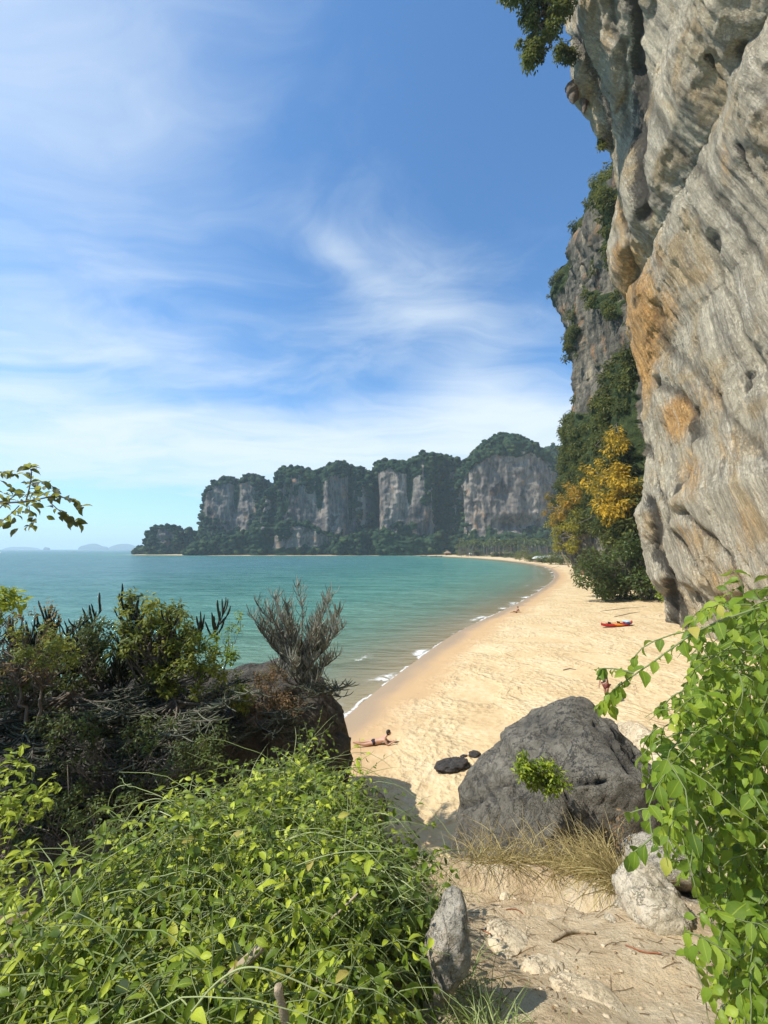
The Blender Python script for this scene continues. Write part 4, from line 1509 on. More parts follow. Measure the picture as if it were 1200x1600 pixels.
# ------------------------------------------------------------------ plants
def leaf_parts(root, base, Pp, D, N, size, mat, tints, width=1.0, keep=300, tpl=LEAF_HI):
    """the leaves that show largest become parts, the rest one part"""
    d = np.linalg.norm(Pp - np.array([0, 0, CZ]), axis=1)
    px, py = proj(Pp)
    S_, D_, N_ = frames(D, N)
    view = nrm(Pp - np.array([0, 0, CZ]))
    face = np.abs((view * N_).sum(1))
    score = size / d * (.35 + face) * ((px > 0) & (px < 1200) & (py > 0) & (py < 1600) & (Pp[:, 1] > .2))
    o = np.argsort(-score)
    big, rest = o[:keep], o[keep:]
    T, q, t_ = tpl
    meshes = []
    for k in range(6):
        Tk = T.copy()
        Tk[:, 0] *= width
        Tk[:, 2] += (k % 3 - 1) * .1 * T[:, 1] * (1 - T[:, 1])
        meshes.append(make_mesh('leaf', Tk, [f for f in (q, t_) if f is not None], mat, {'tint': np.full(len(T), (k + .5) / 6), 'rib': (np.abs(T[:, 0]) < .01).astype(float)}))
    b = np.array(base)
    for i in big:
        k = min(5, int(tints[i] * 6))
        lo = bpy.data.objects.new('leaf', meshes[k])
        M = Matrix([[S_[i][0] * size[i], D_[i][0] * size[i], N_[i][0] * size[i], Pp[i][0] - b[0]],
                    [S_[i][1] * size[i], D_[i][1] * size[i], N_[i][1] * size[i], Pp[i][1] - b[1]],
                    [S_[i][2] * size[i], D_[i][2] * size[i], N_[i][2] * size[i], Pp[i][2] - b[2]], [0, 0, 0, 1]])
        COL.objects.link(lo)
        lo.parent = root
        lo.matrix_basis = M
    if len(rest):
        V, fcs, k = leaves(Pp[rest] - b, D[rest], N[rest], size[rest], tpl, width)
        a = Acc()
        a.add(V, fcs, np.repeat(tints[rest], k))
        o2 = a.obj('foliage', mat, root)
        o2['kind'] = 'stuff'


def grow_stems(P0, D0, L, k, wander, grav, seed, follow=None):
    """random-walk stems. P0 (n,3), D0 (n,3), L (n,) -> (n,k,3)"""
    r_ = np.random.default_rng(seed)
    P = [P0]
    D = nrm(D0)
    st = (L / (k - 1))[:, None]
    for i in range(k - 1):
        D = nrm(D + r_.normal(size=D.shape) * wander + np.array([0, 0, -grav]))
        Q = P[-1] + D * st
        if follow is not None:
            zf = follow(Q[:, 0], Q[:, 1])
            low = Q[:, 2] < zf
            D[:, 2] = np.where(low, np.abs(D[:, 2]) * .3 + .15, D[:, 2])
            Q[:, 2] = np.where(Q[:, 2] > zf + .10, Q[:, 2] * .8 + (zf + .1) * .2, Q[:, 2])
        P.append(Q)
    return np.stack(P, 1)


def inside_thicket(Pq):
    x, y = proj(Pq)
    lim = np.interp(y, [1150, 1240, 1290, 1340, 1375, 1400, 1450, 1520, 1600, 1700], [560, 665, 725, 755, 762, 722, 690, 685, 690, 690])
    return x < lim + 14 * np.sin(y * .21) * np.sin(y * .047)


def stem_leaves(St, per, size, seed, tint=(0, 1), up=.8, spread=.9, start=.1, droop=.25):
    """paired leaves along stems"""
    r_ = np.random.default_rng(seed)
    n, k = St.shape[:2]
    u = start + (1 - start) * (np.arange(per) + .5) / per
    u = np.broadcast_to(u, (n, per)) + r_.uniform(-.3, .3, (n, per)) / per
    u = np.clip(u, 0, .999) * (k - 1)
    i = u.astype(int)
    f = (u - i)[..., None]
    ii = np.arange(n)[:, None]
    A, B = St[ii, i], St[ii, np.minimum(i + 1, k - 1)]
    Pp = A * (1 - f) + B * f
    T = nrm(B - A + 1e-6)
    side = nrm(np.cross(T, np.array([0, 0, 1.0]) + r_.normal(size=T.shape) * .35))
    sg = np.where(np.arange(per) % 2 == 0, 1.0, -1.0)[None, :, None]
    D = nrm(T * .45 + side * sg * spread + r_.normal(size=T.shape) * .3 + np.array([0, 0, -droop]))
    N = nrm(np.array([0, 0, up]) + np.array([-.25, -.25, 0]) + r_.normal(size=T.shape) * .42)
    sz = size * r_.uniform(.55, 1.25, (n, per)) * (1 - .25 * (u / (k - 1)))
    st_t = r_.random((n, 1))
    tn = tint[0] + (tint[1] - tint[0]) * np.clip(.5 * st_t + .5 * r_.random((n, per)), 0, 1)
    return Pp.reshape(-1, 3), D.reshape(-1, 3), N.reshape(-1, 3), sz.ravel(), tn.ravel()


# --- the green vine thicket bottom left
BUSH = [(-1.47, 1.50), (-1.25, 2.1), (-.95, 2.75), (-.68, 3.5), (-.45, 3.1), (-.12, 2.55), (.12, 2.5), (.26, 2.15), (.30, 1.85), (.16, 1.55), (.10, 1.25), (.0, .6), (-3.4, .5), (-2.6, 1.0)]


def bush_top(X, Y):
    z = CZ - (1.0 + .19 * np.clip(Y, 0, 9)) + .17 * fbm(V3(X * 2.1, Y * 2.1, 4), 4)
    z = z - .36 * sstep(X, -.25, .25) - .45 * sstep(-X, 1.3, 2.6)
    return z


r_ = np.random.default_rng(101)
cand = r_.uniform([-3.3, .55], [.5, 3.6], (40000, 2))
ok = in_poly(cand[:, 0], cand[:, 1], BUSH)
cand = cand[ok]
pxx, pyy = proj(V3(cand[:, 0], cand[:, 1], bush_top(cand[:, 0], cand[:, 1])))
cand = cand[(pxx > -260) & (pyy < 1820)]
w_ = np.clip(cand[:, 1], .8, 3) ** .3
sel = r_.choice(len(cand), 2050, replace=False, p=w_ / w_.sum())
P0 = cand[sel]
dep = r_.uniform(.0, .38, len(P0)) ** 1.3
P0 = V3(P0[:, 0], P0[:, 1], bush_top(P0[:, 0], P0[:, 1]) - dep)
aa = r_.uniform(0, 6.28, len(P0))
D0 = V3(np.cos(aa) + .3, np.sin(aa) * .8 - .1, r_.uniform(-.1, .9, len(P0)))
L = r_.uniform(.18, .48, len(P0))
St = grow_stems(P0, D0, L, 8, .22, .12, 5)
St = St[inside_thicket(St).mean(1) > .6]
root_b = np.array([-.8, 1.8, float(ground(np.array(-.8), np.array(1.8)))])
vine = empty('vine_thicket', root_b)
tag(vine, 'bright green thicket of leafy vines filling the lower left beside the path', 'vine thicket')
V, f = tubes(St, np.linspace(.0024, .0010, 8)[None], 3)
a = Acc()
a.add(V - root_b, f)
o = a.obj('stems', m_stem, vine)
o['kind'] = 'stuff'
Pp, D, N, sz, tn = stem_leaves(St, 9, .056, 6)
sz = np.clip(sz * np.exp(rng.normal(size=len(sz)) * .25) * .92, .02, .066)
tn = np.clip(tn * 1.25 - .02, 0, 1)
kp = inside_thicket(Pp)
Pp, D, N, sz, tn = Pp[kp], D[kp], N[kp], sz[kp], tn[kp]
# darker towards the right hand end of the thicket: another, deeper green vine there
tn = np.clip(tn - .25 * sstep(Pp[:, 0], -.3, .2) * (Pp[:, 1] > 1.6), 0, 1)
leaf_parts(vine, root_b, Pp, D, N, sz, m_vine, tn, .95, 300)
# deep filler leaves
Pq = cand[r_.choice(len(cand), 5200)]
Pq = V3(Pq[:, 0], Pq[:, 1], bush_top(Pq[:, 0], Pq[:, 1]) - r_.uniform(.12, .6, len(Pq)))
V, fcs, k = leaves(Pq - root_b, r_.normal(size=Pq.shape), np.array([0, 0, 1]) + r_.normal(size=Pq.shape) * .6, r_.uniform(.035, .065, len(Pq)), LEAF_MID)
a = Acc()
a.add(V, fcs, np.repeat(r_.random(len(Pq)) * .6, k))
o = a.obj('inner_foliage', m_vine, vine)
o['kind'] = 'stuff'
# skirt hanging over the far and right edge
edge_pts = chaikin([(-1.5, 1.45), (-1.25, 2.1), (-.95, 2.75), (-.68, 3.55), (-.45, 3.15), (-.12, 2.6), (.12, 2.55), (.28, 2.2), (.34, 1.85), (.18, 1.6), (.10, 1.3), (.02, .8)], 2)
ep = np.array(edge_pts)
ii = r_.integers(0, len(ep), 420)
E = ep[ii] + r_.normal(size=(420, 2)) * .05
E = V3(E[:, 0], E[:, 1], bush_top(E[:, 0], E[:, 1]) - r_.uniform(0, .45, 420) * np.where(E[:, 0] > -.3, 1, .9))
St2 = grow_stems(E, V3(.3 + .3 * r_.normal(size=420), r_.normal(size=420) * .4, r_.normal(size=420) * .3), r_.uniform(.18, .4, 420), 7, .2, .22, 8)
Pp, D, N, sz, tn = stem_leaves(St2, 9, .050, 9, (0, .75))
kp = inside_thicket(Pp)
Pp, D, N, sz, tn = Pp[kp], D[kp], N[kp], sz[kp], tn[kp]
V, fcs, k = leaves(Pp - root_b, D, N, sz, LEAF_MID)
a = Acc()
a.add(V, fcs, np.repeat(tn, k))
o = a.obj('hanging_foliage', m_vine, vine)
o['kind'] = 'stuff'
# long arching grass blades through the thicket
nb = 850
Pb = cand[r_.choice(len(cand), nb)]
mix_far = r_.random(nb) < .35
Pb[mix_far] = np.array([-.1, 2.2]) + r_.normal(size=(mix_far.sum(), 2)) * np.array([.25, .3])
Pb = V3(Pb[:, 0], Pb[:, 1], bush_top(Pb[:, 0], Pb[:, 1]) - .12)
aa = r_.uniform(0, 6.28, nb)
Db = V3(np.cos(aa) * .8 + .2, np.sin(aa) * .7, r_.uniform(.4, 1.3, nb))
Sb = grow_stems(Pb, Db, r_.uniform(.2, .6, nb), 10, .08, .16, 12)
Sb = Sb[inside_thicket(Sb).mean(1) > .8]
nb = len(Sb)
V, f = ribbons(Sb, (np.array([1, 1, 1, 1, .95, .9, .8, .65, .4, .1]) * .0019)[None])
a = Acc()
a.add(V, f, np.repeat(r_.uniform(.2, 1, nb), 20))
o = a.obj('grass_blades', m_grass, None)
tag(o, 'long arching green grass blades growing through the vine thicket', None, None, 'stuff')

# a few distinct runners that stand up against the dark outcrop
for i, (pts_, lb) in enumerate([([(215, 1290), (165, 1275), (175, 1230), (205, 1225)], 'pale looping tendril left, arching above the vine thicket'),
                                ([(195, 1285), (215, 1255), (250, 1245), (275, 1262)], 'low arching tendril against the dark gap behind the thicket'),
                                ([(20, 1480), (60, 1440), (120, 1370), (235, 1300)], 'long bright runner crossing the left side of the thicket'),
                                ([(300, 1580), (340, 1530), (390, 1505), (460, 1530), (520, 1560)], 'thick pale runner looping at the bottom of the thicket'),
                                ([(330, 1430), (420, 1370), (520, 1330), (600, 1330)], 'thin runner lying over the middle of the thicket')]):
    Yd = [2.4, 2.3, 1.6, 1.15, 1.75][i]
    Q = np.array(chaikin([at(x, y, Yd) for x, y in pts_], 3))
    V, f = tubes(Q[None], np.linspace(.0028, .0015, len(Q))[None], 5)
    o = obj('vine_runner', V, f, m_grass, attrs={'tint': np.full(len(V), .9)}, origin=Q[0])
    tag(o, lb, 'vine')

r_ = np.random.default_rng(777)
Pr = cand[r_.choice(len(cand), 110)]
Pr = V3(Pr[:, 0], Pr[:, 1], bush_top(Pr[:, 0], Pr[:, 1]) + .03)
aa = r_.uniform(-.6, 1.3, 110) + (r_.random(110) > .5) * 3.14
Sr = grow_stems(Pr, V3(np.cos(aa), np.sin(aa), r_.uniform(-.1, .5, 110)), r_.uniform(.4, 1.1, 110), 16, .16, .05, 778, bush_top)
Sr = Sr[inside_thicket(Sr).mean(1) > .9]
V, f = tubes(Sr, np.linspace(.0024, .0012, 16)[None], 4)
a = Acc()
a.add(V - root_b, f, np.repeat(r_.uniform(.3, .8, len(Sr)), 64))
o = a.obj('runners', m_grass, vine)
o['kind'] = 'stuff'

# weathered wood inside the thicket
for pts_, Yd, r0, lb in [([(345, 1545), (380, 1505), (412, 1478)], 1.38, .018, 'grooved weathered branch showing through the lower thicket'),
                         ([(480, 1525), (520, 1538), (560, 1552)], 1.45, .007, 'thin dead twig low in the thicket near the upright stone'),
                         ([(432, 1540), (440, 1570), (448, 1600)], 1.2, .012, 'broken stub of weathered wood at the bottom of the thicket'),
                         ([(487, 1462), (525, 1430), (560, 1395)], 1.62, .005, 'thin bare stick leaning up through the middle of the thicket')]:
    Q = np.array(chaikin([at(x, y, Yd) for x, y in pts_], 2))
    s = np.linspace(0, 1, len(Q))
    rr = r0 * (1 - .3 * s)
    rr[0] *= .03
    rr[1] *= .8
    rr[-2] *= .8
    rr[-1] *= .03
    V, f = tubes(Q[None], rr[None], 9)
    V = V + (fbm(V * 60, 3) * r0 * .35)[:, None]
    tag(obj('dead_branch', V, f, m_deadwood, origin=Q[0]), lb, 'branch')

# --- right hand vine
RV = [(1215, 925), (1150, 945), (1090, 965), (1070, 1000), (1085, 1050), (1050, 1085), (1025, 1130), (1010, 1180), (1005, 1235), (1030, 1300), (1075, 1330), (1125, 1400), (1130, 1440), (1075, 1460), (1085, 1500),
      (1100, 1560), (1130, 1620), (1400, 1640), (1400, 900)]
r_ = np.random.default_rng(303)
st0 = []
while len(st0) < 880:
    x, y = r_.uniform(1000, 1330), r_.uniform(930, 1640)
    if in_poly(np.array(x), np.array(y), RV):
        # sparse near the left margin in the lower part
        keep_p = .30 + .70 * sstep(x, 1040, 1130)
        if 1230 < y < 1460:
            keep_p *= .55 + .45 * float(sstep(x, 1100, 1180))
        if r_.random() < keep_p:
            st0.append(at(x, y, 1.35 + r_.random() * 1.0 - .15 * (y > 1450)))
P0 = np.array(st0)
D0 = V3(-.5 + .7 * r_.normal(size=len(P0)), -.2 + .5 * r_.normal(size=len(P0)), .2 + .6 * r_.normal(size=len(P0)))
St = grow_stems(P0, D0, r_.uniform(.14, .38, len(P0)), 8, .2, .22, 15)
xs_, ys_ = proj(St)
St = St[(xs_ > np.interp(ys_, [900, 960, 1060, 1110, 1200, 1340, 1400, 1460, 1600], [1120, 1070, 1055, 1015, 990, 990, 1055, 1065, 1110])).mean(1) > .75]
rb = np.array([1.9, 1.7, float(ground(np.array(1.9), np.array(1.7)))])
rv = empty('climbing_shrub', rb)
tag(rv, 'glossy round leaved climber hanging down the right side of the path', 'climber')
V, f = tubes(St, np.linspace(.0026, .0012, 8)[None], 3)
a = Acc()
a.add(V - rb, f)
# main woody stems linking the mass to the ground
main = []
for i in range(16):
    x0, y0 = r_.uniform(1090, 1260), r_.uniform(940, 1400)
    e_ = at(x0, y0, r_.uniform(1.5, 2.2))
    b_ = np.array([r_.uniform(1.7, 2.3), r_.uniform(1.2, 2.2), rb[2]])
    s = np.linspace(0, 1, 8)[:, None]
    main.append(b_ * (1 - s) + e_ * s + np.sin(s * 3.14) * np.array([.12, 0, .25]) * r_.uniform(-1, 1))
V, f = tubes(np.array(main), np.linspace(.008, .003, 8)[None], 5)
a.add(V - rb, f)
a.obj('stems', m_stem, rv)['kind'] = 'stuff'
Pp, D, N, sz, tn = stem_leaves(St, 8, .058, 16, (0, 1), droop=.7, up=.7)
x_, y_ = proj(Pp)
kp = x_ > np.interp(y_, [900, 940, 960, 1010, 1060, 1110, 1200, 1260, 1340, 1390, 1460, 1520, 1600, 1700], [1130, 1090, 1070, 1060, 1055, 1020, 995, 990, 990, 1060, 1068, 1085, 1120, 1150]) + 10 * np.sin(y_ * .13)
Pp, D, N, sz, tn = Pp[kp], D[kp], N[kp], sz[kp], tn[kp]
# the long sprays that reach out over the sand
sprays = [([(1260, 930), (1165, 955), (1085, 985), (1035, 1025), (980, 1062), (950, 1085), (936, 1105)], 1.35, 28, .062), ([(1210, 985), (1150, 980), (1065, 985), (1000, 1010), (985, 1040)], 1.5, 14, .052),
          ([(1130, 1080), (1090, 1075), (1060, 1080), (1038, 1100), (1030, 1110)], 1.7, 14, .05), ([(1080, 1330), (1060, 1280), (1015, 1260), (985, 1270)], 1.55, 9, .075),
          ([(1140, 1270), (1100, 1330), (1090, 1370), (1112, 1440)], 1.5, 6, .06), ([(1130, 1150), (1075, 1140), (1020, 1160), (1000, 1185)], 1.6, 12, .06),
          ([(1100, 1250), (1040, 1290), (1000, 1325), (985, 1335)], 1.5, 10, .07), ([(1150, 1500), (1110, 1470), (1072, 1455)], 1.3, 9, .06),
          ([(990, 1052), (968, 1046), (950, 1044), (934, 1045)], 1.40, 9, .052), ([(972, 1066), (958, 1078), (954, 1096), (957, 1104)], 1.42, 7, .06)]
for pts_, Yd, per, sz0 in sprays:
    Q = np.array(chaikin([at(x, y, Yd + .02 * i) for i, (x, y) in enumerate(pts_)], 2))
    s = np.linspace(0, len(Q) - 1, 12)
    Q = V3(*[np.interp(s, np.arange(len(Q)), Q[:, i]) for i in range(3)])
    V, f = tubes(Q[None], np.linspace(.0038, .0015, 12)[None], 5)
    o = obj('stem', V - rb, f, m_stem, rv)
    p2, d2, n2, s2, t2 = stem_leaves(Q[None], per, sz0, int(pts_[0][0]), (.1, .9), droop=1.0, start=.1)
    Pp, D, N, sz, tn = np.concatenate([Pp, p2]), np.concatenate([D, d2]), np.concatenate([N, n2]), np.concatenate([sz, s2]), np.concatenate([tn, t2])
leaf_parts(rv, rb, Pp, D, N, sz, m_vine2, tn, 1.25, 300)

# --- bright small shrub growing from the crack of the boulder
c0 = at(838, 1222, 4.1)
C = clumps([(805, 1200), (820, 1185), (850, 1195), (875, 1200), (878, 1220), (860, 1235), (835, 1230), (815, 1215)], 26, 4.08, 61, .12)
sh_ = crown_tree('rock_shrub', 'small bright green shrub growing out of a crack in the big boulder', 'shrub', c0, C, np.random.default_rng(1).uniform(.05, .1, 26), 1500, .045, m_vine, .012, 62, .1, (.1, .9), tpl=LEAF_MID, out_bias=.2)


# --- succulent candelabra plants
def euphorbia(name, label, base, hgt, wid, n_arms, twigs, r0, seed, tint=(.2, 1), upright=1.0, thick=.018, sprawl=0.0, tw_len=.35, mat=None):
    r_ = np.random.default_rng(seed)
    root = empty(name, base)
    tag(root, label, 'succulent shrub')
    b = np.zeros(3)
    # trunk
    k = 7
    s = np.linspace(0, 1, k)
    top = np.array([0, 0, hgt * .45])
    tp = (b + (top - b) * s[:, None] + r_.normal(size=(k, 3)) * .03 * hgt * np.sin(s * 3.14)[:, None])[None]
    V, f = tubes(tp, (r0 * (1 - .5 * s))[None], 8)
    obj('trunk', V, f, m_bark, root)
    # arms
    aa = r_.uniform(0, 6.28, n_arms)
    z0 = r_.uniform(.10, 1.0, n_arms)
    P0 = V3(0 * z0, 0 * z0, z0 * hgt * .45)
    D0 = V3(np.cos(aa), np.sin(aa) * .8, r_.uniform(.1, .9, n_arms) * upright - sprawl)
    L = wid * r_.uniform(.35, .62, n_arms) * (1 + .3 * (z0 > .7) * upright)
    A = grow_stems(P0, D0, L, 8, .12, -.12 * upright, seed + 1)
    V, f = tubes(A, r0 * .42 * np.linspace(1, .45, 8)[None], 6)
    obj('arms', V, f, m_bark, root)
    # twigs, in whorls along the outer half of the arms
    idx = r_.integers(0, n_arms, twigs)
    u = r_.uniform(.3, 1, twigs) * 6.99
    i = u.astype(int)
    B = A[idx, i] * (1 - (u - i))[:, None] + A[idx, i + 1] * (u - i)[:, None]
    aa = r_.uniform(0, 6.28, twigs)
    Dt = V3(np.cos(aa) * .8, np.sin(aa) * .8, r_.uniform(.0, 1.0, twigs) * upright - sprawl)
    Tw = grow_stems(B, Dt, tw_len * r_.uniform(.6, 1.3, twigs), 6, .10, -.30 * upright, seed + 2)
    V, f = tubes(Tw, thick * np.array([.7, 1, 1, .95, .9, .35])[None] * r_.uniform(.7, 1.2, (twigs, 1)), 5)
    a = Acc()
    a.add(V, f, np.repeat(r_.uniform(*tint, twigs), 30))
    o = a.obj('twigs', mat or m_euph, root)
    o['kind'] = 'stuff'
    return root


euphorbia('euphorbia_tree', 'grey candelabra succulent tree standing alone on top of the dark outcrop', at(468, 1100, 11.9), 3.9, 2.6, 56, 2500, .06, 402, (.1, 1), 1.1, .0100, tw_len=.36, mat=m_silver)
euphorbia('euphorbia_shrub', 'drooping succulent branches at the right end of the outcrop', at(500, 1098, 11.6), 1.1, 1.4, 12, 260, .03, 405, (.3, 1), .45, .012, .3, tw_len=.32)
euphorbia('euphorbia_shrub', 'dark upright succulent clump at the middle of the left shrubbery', at(250, 1110, 10.0), 2.5, 2.2, 18, 420, .06, 411, (.0, .45), 1.3, .026, tw_len=.5)
euphorbia('euphorbia_shrub', 'dark upright succulent clump at the far left of the shrubbery', at(80, 1120, 10.2), 2.4, 2.4, 18, 420, .06, 412, (.0, .45), 1.3, .026, tw_len=.5)
euphorbia('euphorbia_shrub', 'dark low succulent clump behind the leafy yellow green shrub', at(160, 1110, 10.4), 2.0, 2.4, 20, 520, .05, 413, (.0, .55), 1.0, .018, tw_len=.4)
euphorbia('euphorbia_shrub', 'dark fine stemmed succulent at the left edge of the picture', at(-10, 1130, 9.0), 2.2, 2.4, 20, 600, .05, 414, (.0, .55), .9, .014, tw_len=.35)
euphorbia('euphorbia_shrub', 'sprawling grey succulent mass covering the upper left face of the outcrop', at(110, 1120, 8.9), 1.2, 3.6, 44, 1700, .05, 421, (.1, .9), .35, .0135, .5, tw_len=.38)
euphorbia('euphorbia_shrub', 'tangled grey succulent mass in the middle of the outcrop face', at(270, 1130, 9.2), 1.2, 3.0, 40, 1500, .05, 422, (.1, .9), .35, .0135, .45, tw_len=.36)
euphorbia('euphorbia_shrub', 'drooping shaded succulent tangle at the lower left of the outcrop', at(70, 1230, 8.2), .7, 3.2, 40, 1300, .05, 423, (.0, .5), .2, .013, .7, tw_len=.4)
euphorbia('euphorbia_shrub', 'shaded drooping succulent stems below the middle tangle', at(250, 1210, 8.6), .7, 2.6, 34, 1000, .05, 424, (.0, .5), .2, .012, .7, tw_len=.4)
euphorbia('euphorbia_shrub', 'thin grey succulent stems trailing over the right part of the outcrop', at(400, 1135, 10.2), .7, 2.2, 24, 700, .03, 425, (.2, .9), .4, .010, .4, tw_len=.3)

# --- leafy shrubs on the left
for q_, (pl, nn_, Yd_, rr_, cnt_, sz_, mt_, bx_, by_, lb_) in enumerate([
    ([(10, 985), (60, 975), (110, 1000), (120, 1040), (40, 1050)], 26, 7.4, (.08, .18), 1300, .075, m_shrubleaf, 60, 1130, 'yellow green shrub in front of the dry pinkish one at left'),
    ([(90, 985), (130, 960), (170, 975), (180, 1040), (150, 1090), (95, 1080)], 34, 9.3, (.10, .24), 2000, .085, m_green, 130, 1120, 'dark green small leaved shrub left of the tall leafy one'),
    ([(320, 1060), (360, 1045), (400, 1060), (395, 1100), (340, 1110)], 22, 10.2, (.10, .22), 1200, .08, m_shrubleaf, 360, 1120, 'low yellowish green shrub between the tall leafy shrub and the dry bush'),
    ([(-20, 1010), (40, 1000), (90, 1040), (80, 1110), (0, 1120)], 34, 8.2, (.10, .22), 1700, .075, m_green, 30, 1150, 'dark leafy shrub at the left edge below the dry one'),
    ([(0, 1130), (120, 1110), (260, 1120), (350, 1130), (340, 1220), (200, 1260), (60, 1250), (0, 1200)], 130, 7.8, (.08, .24), 7500, .07, m_darkivy, 180, 1300, 'dark ivy like undergrowth spreading over the outcrop face'),
    ([(0, 1230), (120, 1240), (220, 1250), (200, 1330), (100, 1350), (0, 1380)], 60, 6.8, (.08, .22), 2400, .065, m_darkivy, 90, 1420, 'shaded dark leafy undergrowth in the hollow at lower left'),
    ([(360, 960), (375, 955), (372, 1000), (350, 1000)], 5, 10.3, (.08, .14), 160, .07, m_vine2, 340, 1090, 'thin green shoot between the leafy shrub and the candelabra tree')]):
    C = clumps(pl, nn_, Yd_, 900 + q_, .6)
    crown_tree('leafy_shrub', lb_, 'shrub', at(bx_, by_, Yd_), C, np.random.default_rng(q_).uniform(*rr_, nn_), cnt_, sz_, mt_, .03, 910 + q_, .2, (.05, 1), tpl=LEAF_MID, out_bias=.15)
C = clumps([(165, 1000), (175, 960), (195, 925), (240, 925), (290, 950), (310, 985), (345, 1010), (355, 1050), (320, 1090), (250, 1090), (200, 1060)], 90, 9.6, 71, .7)
crown_tree('leafy_shrub', 'leafy yellow green shrub standing highest in the left shrubbery', 'shrub', at(250, 1130, 9.6), C, np.random.default_rng(2).uniform(.10, .26, 90), 4600, .115, m_shrubleaf, .05, 72, .2, (.05, 1), tpl=LEAF_MID, out_bias=.15)
C = clumps([(280, 985), (335, 985), (365, 1020), (350, 1060), (300, 1050)], 16, 10.0, 73, .4)
crown_tree('leafy_shrub', 'small fresh green shrub at the right edge of the left shrubbery', 'shrub', at(300, 1110, 9.9), C, np.random.default_rng(4).uniform(.1, .2, 16), 900, .10, m_vine2, .03, 74, .2, (.1, .9), tpl=LEAF_MID, out_bias=.15)
C = clumps([(-30, 930), (30, 925), (95, 945), (100, 1000), (80, 1060), (0, 1080), (-40, 1020)], 40, 7.6, 75, .6)
crown_tree('dry_shrub', 'thin shrub with sparse pinkish dry leaves at the far left', 'shrub', at(40, 1130, 7.6), C, np.random.default_rng(6).uniform(.08, .22, 40), 850, .07, m_dryleaf, .03, 76, .2, (.1, 1), tpl=LEAF_MID, out_bias=.1)
C = clumps([(-20, 935), (10, 925), (40, 950), (10, 965), (-20, 960)], 9, 6.6, 77, .2)
crown_tree('leafy_shrub', 'bright green leafy sprig at the left edge above the dry shrub', 'shrub', at(-30, 1060, 6.6), C, np.full(9, .15), 260, .12, m_vine, .02, 78, .1, (.3, 1), tpl=LEAF_MID, out_bias=.1)
C = clumps([(375, 1060), (400, 1045), (440, 1045), (465, 1075), (460, 1120), (400, 1130), (370, 1100)], 34, 11.0, 79, .5)
crown_tree('dry_shrub', 'low brownish dry bush at the foot of the candelabra tree', 'shrub', at(420, 1125, 11.2), C, np.random.default_rng(8).uniform(.14, .32, 34), 2600, .08, m_dryleaf, .03, 80, .1, (0, .8), tpl=LEAF_MID, out_bias=.1)
C = clumps([(-15, 1190), (20, 1180), (85, 1225), (70, 1270), (40, 1320), (25, 1400), (-20, 1400)], 26, 3.4, 81, .35)
crown_tree('leafy_shrub', 'bright leafy twigs in front of the dark hollow at the left edge', 'shrub', at(-40, 1420, 3.3), C, np.random.default_rng(9).uniform(.06, .14, 26), 520, .07, m_vine, .012, 82, .1, (.3, 1), tpl=LEAF_MID, out_bias=.1)

# out of frame tree at the left whose branch reaches into the picture
br_root = np.array([-4.6, 1.2, 5.5])
tree = empty('overhanging_tree', br_root)
tag(tree, 'leafy branch of a tree reaching in from the left edge above the sea, with an added unseen crown for shade', 'tree')
trunk_p = np.array([[-4.6, 1.2, 5.0], [-4.4, 1.3, 6.5], [-4.0, 1.7, 8.0], [-3.5, 2.2, 9.0], [-3.1, 2.6, 9.35]])
Q = np.array(chaikin(trunk_p, 2))
V, f = tubes(Q[None] - br_root, np.linspace(.09, .02, len(Q))[None], 8)
obj('trunk', V, f, m_bark, tree)
tw = [([(-160, 810), (-40, 785), (30, 786), (70, 778), (82, 775)], .010), ([(40, 785), (48, 755), (50, 735), (44, 730)], .005), ([(70, 778), (95, 776), (115, 780), (128, 793)], .005),
      ([(78, 785), (95, 800), (112, 812), (122, 818)], .004), ([(-60, 735), (0, 736), (25, 742)], .004), ([(-60, 870), (0, 790), (30, 770)], .006), ([(30, 790), (10, 810), (-20, 830)], .004),
      ([(50, 755), (70, 752), (94, 768)], .004), ([(45, 790), (48, 810), (50, 822)], .003)]
allp = [[] for _ in range(5)]
for i, (pts_, r0) in enumerate(tw):
    Q = np.array(chaikin([at(x, y, 3.0 + .05 * i) for x, y in pts_], 2))
    s = np.linspace(0, len(Q) - 1, 12)
    Q = V3(*[np.interp(s, np.arange(len(Q)), Q[:, j]) for j in range(3)])
    V, f = tubes(Q[None] - br_root, np.linspace(r0, r0 * .4, 12)[None], 6)
    obj('branch', V, f, m_bark, tree)
    res = stem_leaves(Q[None], 18 if i < 6 else 9, .085, 500 + i, (0, 1), up=1.0, droop=.25, start=.25)
    for j in range(5):
        allp[j].append(res[j])
Pp, D, N, sz, tn = [np.concatenate(x) for x in allp]
ex = np.random.default_rng(55)
k_ = 170
src = ex.integers(0, len(Pp), k_)
Pe = Pp[src] + ex.normal(size=(k_, 3)) * np.array([.13, .12, .10])
pe, pf = proj(Pe)
m_ok = (pe < 76) & (pf > 750) & (pf < 826)
Pe = Pe[m_ok]
Pp = np.concatenate([Pp, Pe])
D = np.concatenate([D, ex.normal(size=Pe.shape)])
N = np.concatenate([N, np.array([0, 0, 1]) + ex.normal(size=Pe.shape) * .5])
sz = np.concatenate([sz, ex.uniform(.05, .09, len(Pe))])
tn = np.concatenate([tn, ex.random(len(Pe))])
leaf_parts(tree, br_root, Pp, D, N, sz, m_branchleaf, tn, 1.3, 300)

